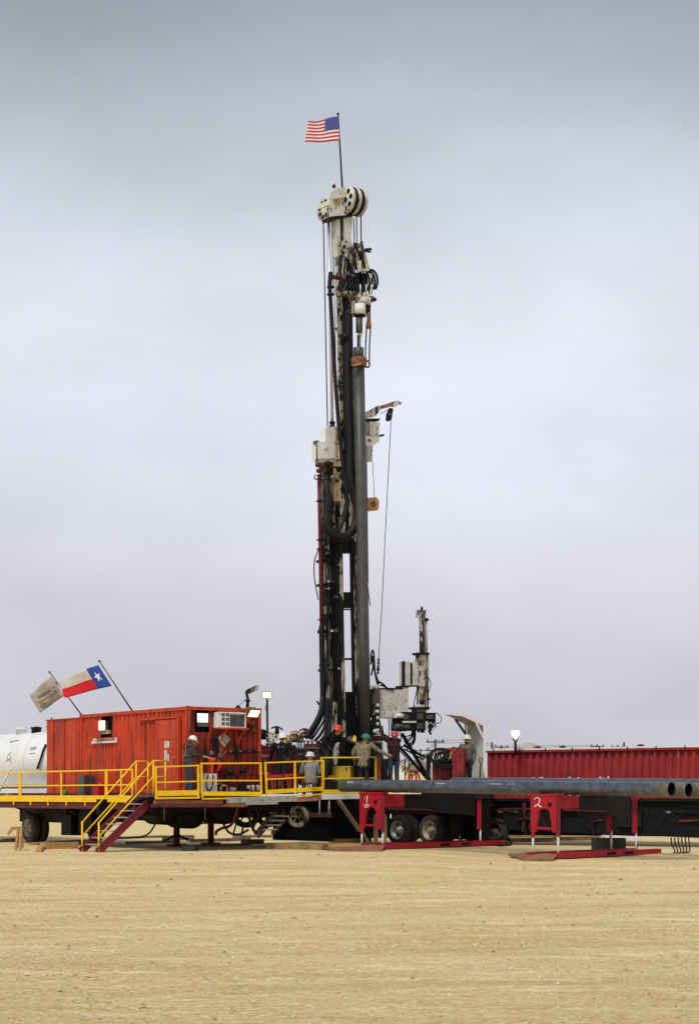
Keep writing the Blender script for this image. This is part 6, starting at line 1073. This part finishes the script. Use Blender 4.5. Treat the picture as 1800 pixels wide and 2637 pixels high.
# ------------------------------------------------------------------ people
def person(label, feet, face, J, cloths, hatmat, hat_tilt=(0, 0), scale=1.0, coat=False, hat_stickers=False, extra=None, glove=True):
    # local axes: x = the person's right, y = forward, z = up. J overrides joint positions (metres, for a 1.76 m body)
    j = dict(hip=(0, 0, .95), waist=(0, 0, 1.10), chest=(0, .01, 1.32), neck=(0, .0, 1.47), head=(0, .02, 1.62),
             sR=(.19, 0, 1.43), sL=(-.19, 0, 1.43), eR=(.25, -.02, 1.15), eL=(-.25, -.02, 1.15), hR=(.25, .10, .92), hL=(-.25, .10, .92),
             kR=(.10, .03, .50), kL=(-.10, .03, .50), aR=(.11, -.01, .09), aL=(-.11, -.01, .09))
    j.update(J); j = {k: V(v) for k, v in j.items()}
    t = thing('person', feet, label, 'person'); f = R(face); fx, fy = V((math.cos(f), math.sin(f), 0)), V((-math.sin(f), math.cos(f), 0))
    w = lambda p: feet + (fx * p.x + fy * p.y + Z * p.z) * scale
    mb = MB(); segs = []            # (a, b, material slot)
    def cap(a, b, r0, r1, slot, n=10):
        a, b = V(a), V(b); d = (b - a).normalized(); mb.lathe(w(a - d * r0 * .6), (w(b) - w(a)).normalized(), [(r0 * .45 * scale, 0), (r0 * .85 * scale, r0 * .3 * scale), (r0 * scale, r0 * .6 * scale), (r1 * scale, ((b - a).length + r0 * .6) * scale), (r1 * .8 * scale, ((b - a).length + r0 * .6 + r1 * .45) * scale), (r1 * .3 * scale, ((b - a).length + r0 * .6 + r1 * .75) * scale)], n); segs.append((a, b, slot))
    SH, PA, SK, BO = 0, 1, 2, 3; GL = 4 if glove else 2
    # torso as stacked ellipses following the spine
    side = (j['sR'] - j['sL']).normalized(); sp = [(j['hip'] - Z * .09, .165, .125), (j['hip'], .19, .14), (j['waist'], .185, .135), (j['chest'], .215, .15), ((j['sR'] + j['sL']) / 2 - Z * .02, .20, .115), (j['neck'] - Z * .01, .09, .075)]
    if coat: sp = [(j['hip'] - Z * .20, .23, .17), (j['hip'], .235, .165), (j['waist'], .225, .15), (j['chest'], .235, .15), ((j['sR'] + j['sL']) / 2 - Z * .01, .21, .12), (j['neck'] - Z * .01, .10, .085)]
    fw = side.cross(Z).normalized() * -1
    mb.loft([[w(c + side * (rx * math.cos(a)) + fw * (ry * math.sin(a))) for a in [2 * math.pi * i / 16 for i in range(16)]] for c, rx, ry in sp], 0)
    segs += [(j['hip'] - Z * (.20 if coat else -.03), j['neck'], SH), (j['hip'] - Z * (.3 if coat else .1), j['hip'] - Z * (.28 if coat else .02), PA)]
    cap(j['neck'] - Z * .03, j['head'] - Z * .06, .062, .058, SK); hd = j['head']
    mb.loft([[w(hd + V((r_ * .86 * math.cos(a), .012 + r_ * 1.08 * math.sin(a) + o_, z_))) for a in [2 * math.pi * i / 14 for i in range(14)]] for z_, r_, o_ in ((-.125, .03, .035), (-.11, .055, .03), (-.06, .078, .012), (0, .088, 0), (.05, .088, -.004), (.09, .07, -.006), (.115, .03, -.006))], 0); segs.append((hd - Z * .08, hd + Z * .08, SK))
    cap(hd + V((0, .10, .01)), hd + V((0, .118, -.028)), .014, .017, SK, 6)
    for s in (-1, 1): cap(hd + V((.078 * s, 0, .015)), hd + V((.082 * s, -.005, -.02)), .02, .014, SK, 6)
    for s in 'RL':
        k = 1 if s == 'R' else -1; S_, E, Hn = j['s' + s], j['e' + s], j['h' + s]; q = 1.3 if coat else 1.18
        cap(S_, E, .068 * q, .054 * q, SH); cap(E, Hn, .054 * q, .042 * q, SH if not extra or extra != 'short' else SK)
        d = (Hn - E).normalized(); sd = d.cross(V((0, 1, .2))).normalized(); pm_ = Hn + d * .075; cap(Hn, pm_, .038, .04, GL, 8); nn = sd.cross(d)
        for i in range(4): b = pm_ + sd * (.027 - .018 * i) + d * .01; ln = (.065, .075, .07, .055)[i]; c = b + d * ln * .55 + nn * .012; cap(b, c, .0115, .0105, GL, 6); cap(c, c + (d * .6 + nn * .8).normalized() * ln * .5, .0105, .009, GL, 6)
        cap(Hn + d * .03 + sd * .03, Hn + d * .075 + sd * .06 + nn * .02, .013, .010, GL, 6)
        hp = j['hip'] + side * (.095 * k) - Z * .04; cap(hp, j['k' + s], .102, .074, PA, 12); cap(j['k' + s], j['a' + s], .074, .058, PA, 12)
        a = j['a' + s]; cap(a + V((0, -.04, -.03)), a + V((0, .17, -.045)), .052, .042, BO)
    o = mb.build('body', [m for m in cloths], t); o.data.materials[0] = cloths[0]
    rm = o.modifiers.new('r', 'REMESH'); rm.mode = 'VOXEL'; rm.voxel_size = .0125; sm = o.modifiers.new('s', 'SMOOTH'); sm.iterations = 3; sm.factor = .5
    dg = bpy.context.evaluated_depsgraph_get(); me = bpy.data.meshes.new_from_object(o.evaluated_get(dg)); o.modifiers.clear(); o.data = me; me.materials.clear()
    for m in cloths: me.materials.append(m)
    inv = lambda p: V(((p).dot(fx), (p).dot(fy), p.z)) / scale
    ab = [(a, b - a, max((b - a).length_squared, 1e-9), s) for a, b, s in segs]; mi = [0] * len(me.polygons)
    for p in me.polygons:
        c = inv(p.center); best = 9; bs = 0
        for a, d, l2, s in ab:
            u = min(1, max(0, (c - a).dot(d) / l2)); e = (c - a - d * u).length_squared * (.55 if s == SH and d.length > .3 else 1)
            if e < best: best, bs = e, s
        mi[p.index] = bs
    me.polygons.foreach_set('material_index', mi); me.polygons.foreach_set('use_smooth', [True] * len(mi))
    # hard hat
    if hatmat:
        up = (Z + fx * hat_tilt[0] + fy * hat_tilt[1]).normalized(); c = w(hd + V((0, -.005, .035))); h = MB(); r = .128 * scale
        h.lathe(c, up, [(r * .9, -.01), (r * 1.24, -.018), (r * 1.26, -.008), (r * 1.02, .012), (r * 1.0, .05), (r * .9, .095), (r * .62, .135), (r * .25, .15), (.001, .152)], 20)
        fwd = (fy - up * fy.dot(up)).normalized(); h.prism([c + fwd * r * .9 + up.cross(fwd) * r * .7 - up * .012, c + fwd * r * 1.55 + up.cross(fwd) * r * .35 - up * .022, c + fwd * r * 1.55 - up.cross(fwd) * r * .35 - up * .022, c + fwd * r * .9 - up.cross(fwd) * r * .7 - up * .012], up * .012)
        h.tube([c + fwd * (r * 1.0 * math.cos(a)) + up * (.02 + .135 * math.sin(a)) for a in [i * math.pi / 8 for i in range(9)]], .012, 5); hat = h.build('hard_hat', hatmat, t)
        if hat_stickers:
            for i, (a, z) in enumerate(((-2.4, .05), (-1.9, .09), (-1.5, .05), (-1.1, .085), (-.7, .05), (-2.9, .085), (-1.6, .115))): q = c + (fx * math.cos(a) + fy * math.sin(a)) * r * (1.0 - (z - .05) * 3.2) + up * z; MB().ball(q, .022, 7).build('sticker', INK, hat)
    return t, w, hd, fx, fy
GLOVE = cloth('work_glove', (.045, .04, .036))
CL = lambda a, b: [a, b, SKIN, BOOT, GLOVE]
def stand(px, ytop, D, sc, hz): p = W(px, ytop, D); p.z -= (hz + .187) * sc; return p       # feet from the photo's hat top
def people():
    wh, sw = hatm('hat_white', (.80, .79, .75)), None
    gry = cloth('grey_hoodie', (.065, .055, .05)); blkc = cloth('black_jacket', (.008, .008, .010)); ltg = cloth('heather_tee', (.27, .26, .26)); khk = cloth('dirty_khaki', (.27, .235, .14), .45); mar = cloth('maroon_shirt', (.040, .008, .012)); grn = cloth('work_shirt_grey', (.14, .125, .095), .6); dkp = cloth('dark_trousers', (.022, .022, .026)); tanp = cloth('tan_trousers', (.34, .27, .15))
    # 1 writer at the container corner, seen from behind and the side, head bowed
    p = stand(486, 1893, 57.4, 1.13, 1.55)
    t, w, hd, fx, fy = person('man in grey hooded jacket and white hard hat beside the container door', p, -55, dict(head=(0, .14, 1.55), neck=(0, .07, 1.44), chest=(0, .02, 1.30), hR=(.10, .33, 1.14), eR=(.25, .08, 1.14), hL=(-.08, .33, 1.13), eL=(-.25, .08, 1.13)), CL(gry, DEN), wh, (0, .35), 1.13)
    lab(t, t['label'], 'person'); MB().bar(w(V((.02, .40, 1.16))), w(V((.02, .55, 1.12))), .05, .02).build('notebook', PAPER, t); MB().tube(spl([w(V((.15, -.10, 1.40))), w(V((0, -.15, 1.36))), w(V((-.15, -.10, 1.40)))], 5), .035, 7).build('hood', cloth('hood_maroon', (.10, .03, .03)), t)
    for a, b in (((.10, -.148, 1.42), (.06, -.148, 1.12)), ((-.10, -.135, 1.12), (.16, -.135, 1.13))): MB().bar(w(V(a)), w(V(b)), .022, .012).build('reflective_strip', GREYP, t)
    # 2 black jacket, white hat, facing us slightly right
    p = stand(726, 1886, 60.2, 1.13, 1.60); t, w, hd, fx, fy = person('man in black jacket and white hard hat in front of the red tank', p, 165, dict(sR=(.21, 0, 1.42), sL=(-.21, 0, 1.42), hR=(.38, .03, .88), eR=(.33, -.02, 1.14), eL=(-.36, -.05, 1.17), hL=(-.27, .10, .98), head=(-.02, .04, 1.60)), CL(blkc, cloth('navy_jeans', (.018, .020, .034))), wh, (.1, .1), 1.13)
    MB().bar(w(V((.06, .165, 1.36))), w(V((.05, .165, 1.30))), .045, .01).build('badge', PAPER, t); MB().bar(w(V((-.12, .16, 1.33))), w(V((-.05, .165, 1.32))), .02, .01).build('badge', GREYP, t)
    hh = MB(); c = w(hd + V((0, .03, -.03))); hh.ball(c, .092, 10, 0, .85); hh.build('face_mask', cloth('dark_gaiter', (.02, .014, .012)), t)
    # 3 sticker hat, back to us, lower
    p = stand(799, 1935, 59.9, 1.13, 1.20); person('man in grey shirt and stickered white hard hat seen from behind', p, 8, dict(hip=(0, -.06, .52), waist=(0, -.07, .68), chest=(0, -.04, .91), neck=(0, 0, 1.06), head=(0, .04, 1.20), sR=(.19, -.01, 1.02), sL=(-.19, -.01, 1.02), eR=(.27, .04, .75), eL=(-.27, .04, .75), hR=(.24, .28, .66), hL=(-.24, .28, .66), kR=(.15, .36, .52), kL=(-.15, .36, .52), aR=(.15, .32, .09), aL=(-.15, .32, .09)), CL(ltg, tanp), wh, (0, .1), 1.13, False, True)
    # 4 red hat, black coverall, leaning to his left
    p = stand(846, 1866, 61.3, 1.14, 1.55); t, w, hd, fx, fy = person('man in black coveralls and red hard hat leaning over beside the mast', p, -120, dict(hip=(0, -.02, .95), waist=(-.02, .03, 1.10), chest=(-.05, .10, 1.30), neck=(-.06, .20, 1.43), head=(-.07, .29, 1.55), sR=(.12, .12, 1.42), sL=(-.24, .16, 1.38), eR=(.34, -.02, 1.26), hR=(.22, .12, 1.05), eL=(-.36, .40, 1.22), hL=(-.30, .66, 1.18), kR=(.14, .06, .5)), CL(blkc, dkp), hatm('hat_red', (.72, .045, .03)), (0, .25), 1.14)
    lab(MB().prism([W(826, 2040, 61), W(872, 2040, 61), W(872, 2012, 61), W(826, 2012, 61)], V((.2, .7, 0))).build('step_box', BLK), 'black step box under the red hat man', 'box')
    # 5 green hat, khaki coat, back to us, arm reaching right
    p = stand(936, 1888, 61.2, 1.13, 1.60); person('man in stained khaki coat and green hard hat reaching right', p, -14, dict(head=(.06, .05, 1.60), sR=(.22, .03, 1.42), eR=(.46, .14, 1.22), hR=(.72, .24, 1.10), eL=(-.32, .0, 1.16), hL=(-.30, .10, .92)), CL(khk, dkp), hatm('hat_green', (.015, .20, .16)), (.1, .1), 1.13, True, glove=False)
    # 6 maroon shirt, back to us, arms up to the left
    p = stand(1014, 1881, 62.3, 1.16, 1.60); person('man in maroon shirt and jeans reaching up to the tongs', p, 12, dict(head=(.05, .08, 1.60), sL=(-.18, .04, 1.47), eL=(-.30, .26, 1.56), hL=(-.30, .30, 1.80), sR=(.18, .02, 1.46), eR=(-.06, .30, 1.52), hR=(-.16, .42, 1.62)), CL(mar, DEN), hatm('hat_dull_red', (.45, .06, .045)), (0, -.05), 1.16)
    # 7 operator on the right
    p = stand(1203, 1891, 63.6, 1.12, 1.60); t, w, hd, fx, fy = person('bearded man in grey work shirt and white hard hat at the winch', p, 150, dict(head=(0, .03, 1.60), eR=(.30, .08, 1.17), hR=(.27, .32, 1.18), eL=(-.27, -.04, 1.14), hL=(-.27, .08, .90)), CL(grn, dkp), hatm('hat_bone', (.66, .63, .54)), (0, 0), 1.12)
    MB().bar(w(hd + V((-.075, .095, .018))), w(hd + V((.075, .095, .018))), .02, .03).build('sunglasses', INK, t); MB().ball(w(hd + V((0, .06, -.085))), .058, 9).build('beard', HAIR, t); MB().bar(w(V((-.09, .15, 1.36))), w(V((-.05, .15, 1.33))), .03, .01).build('badge', PAPER, t)
people()
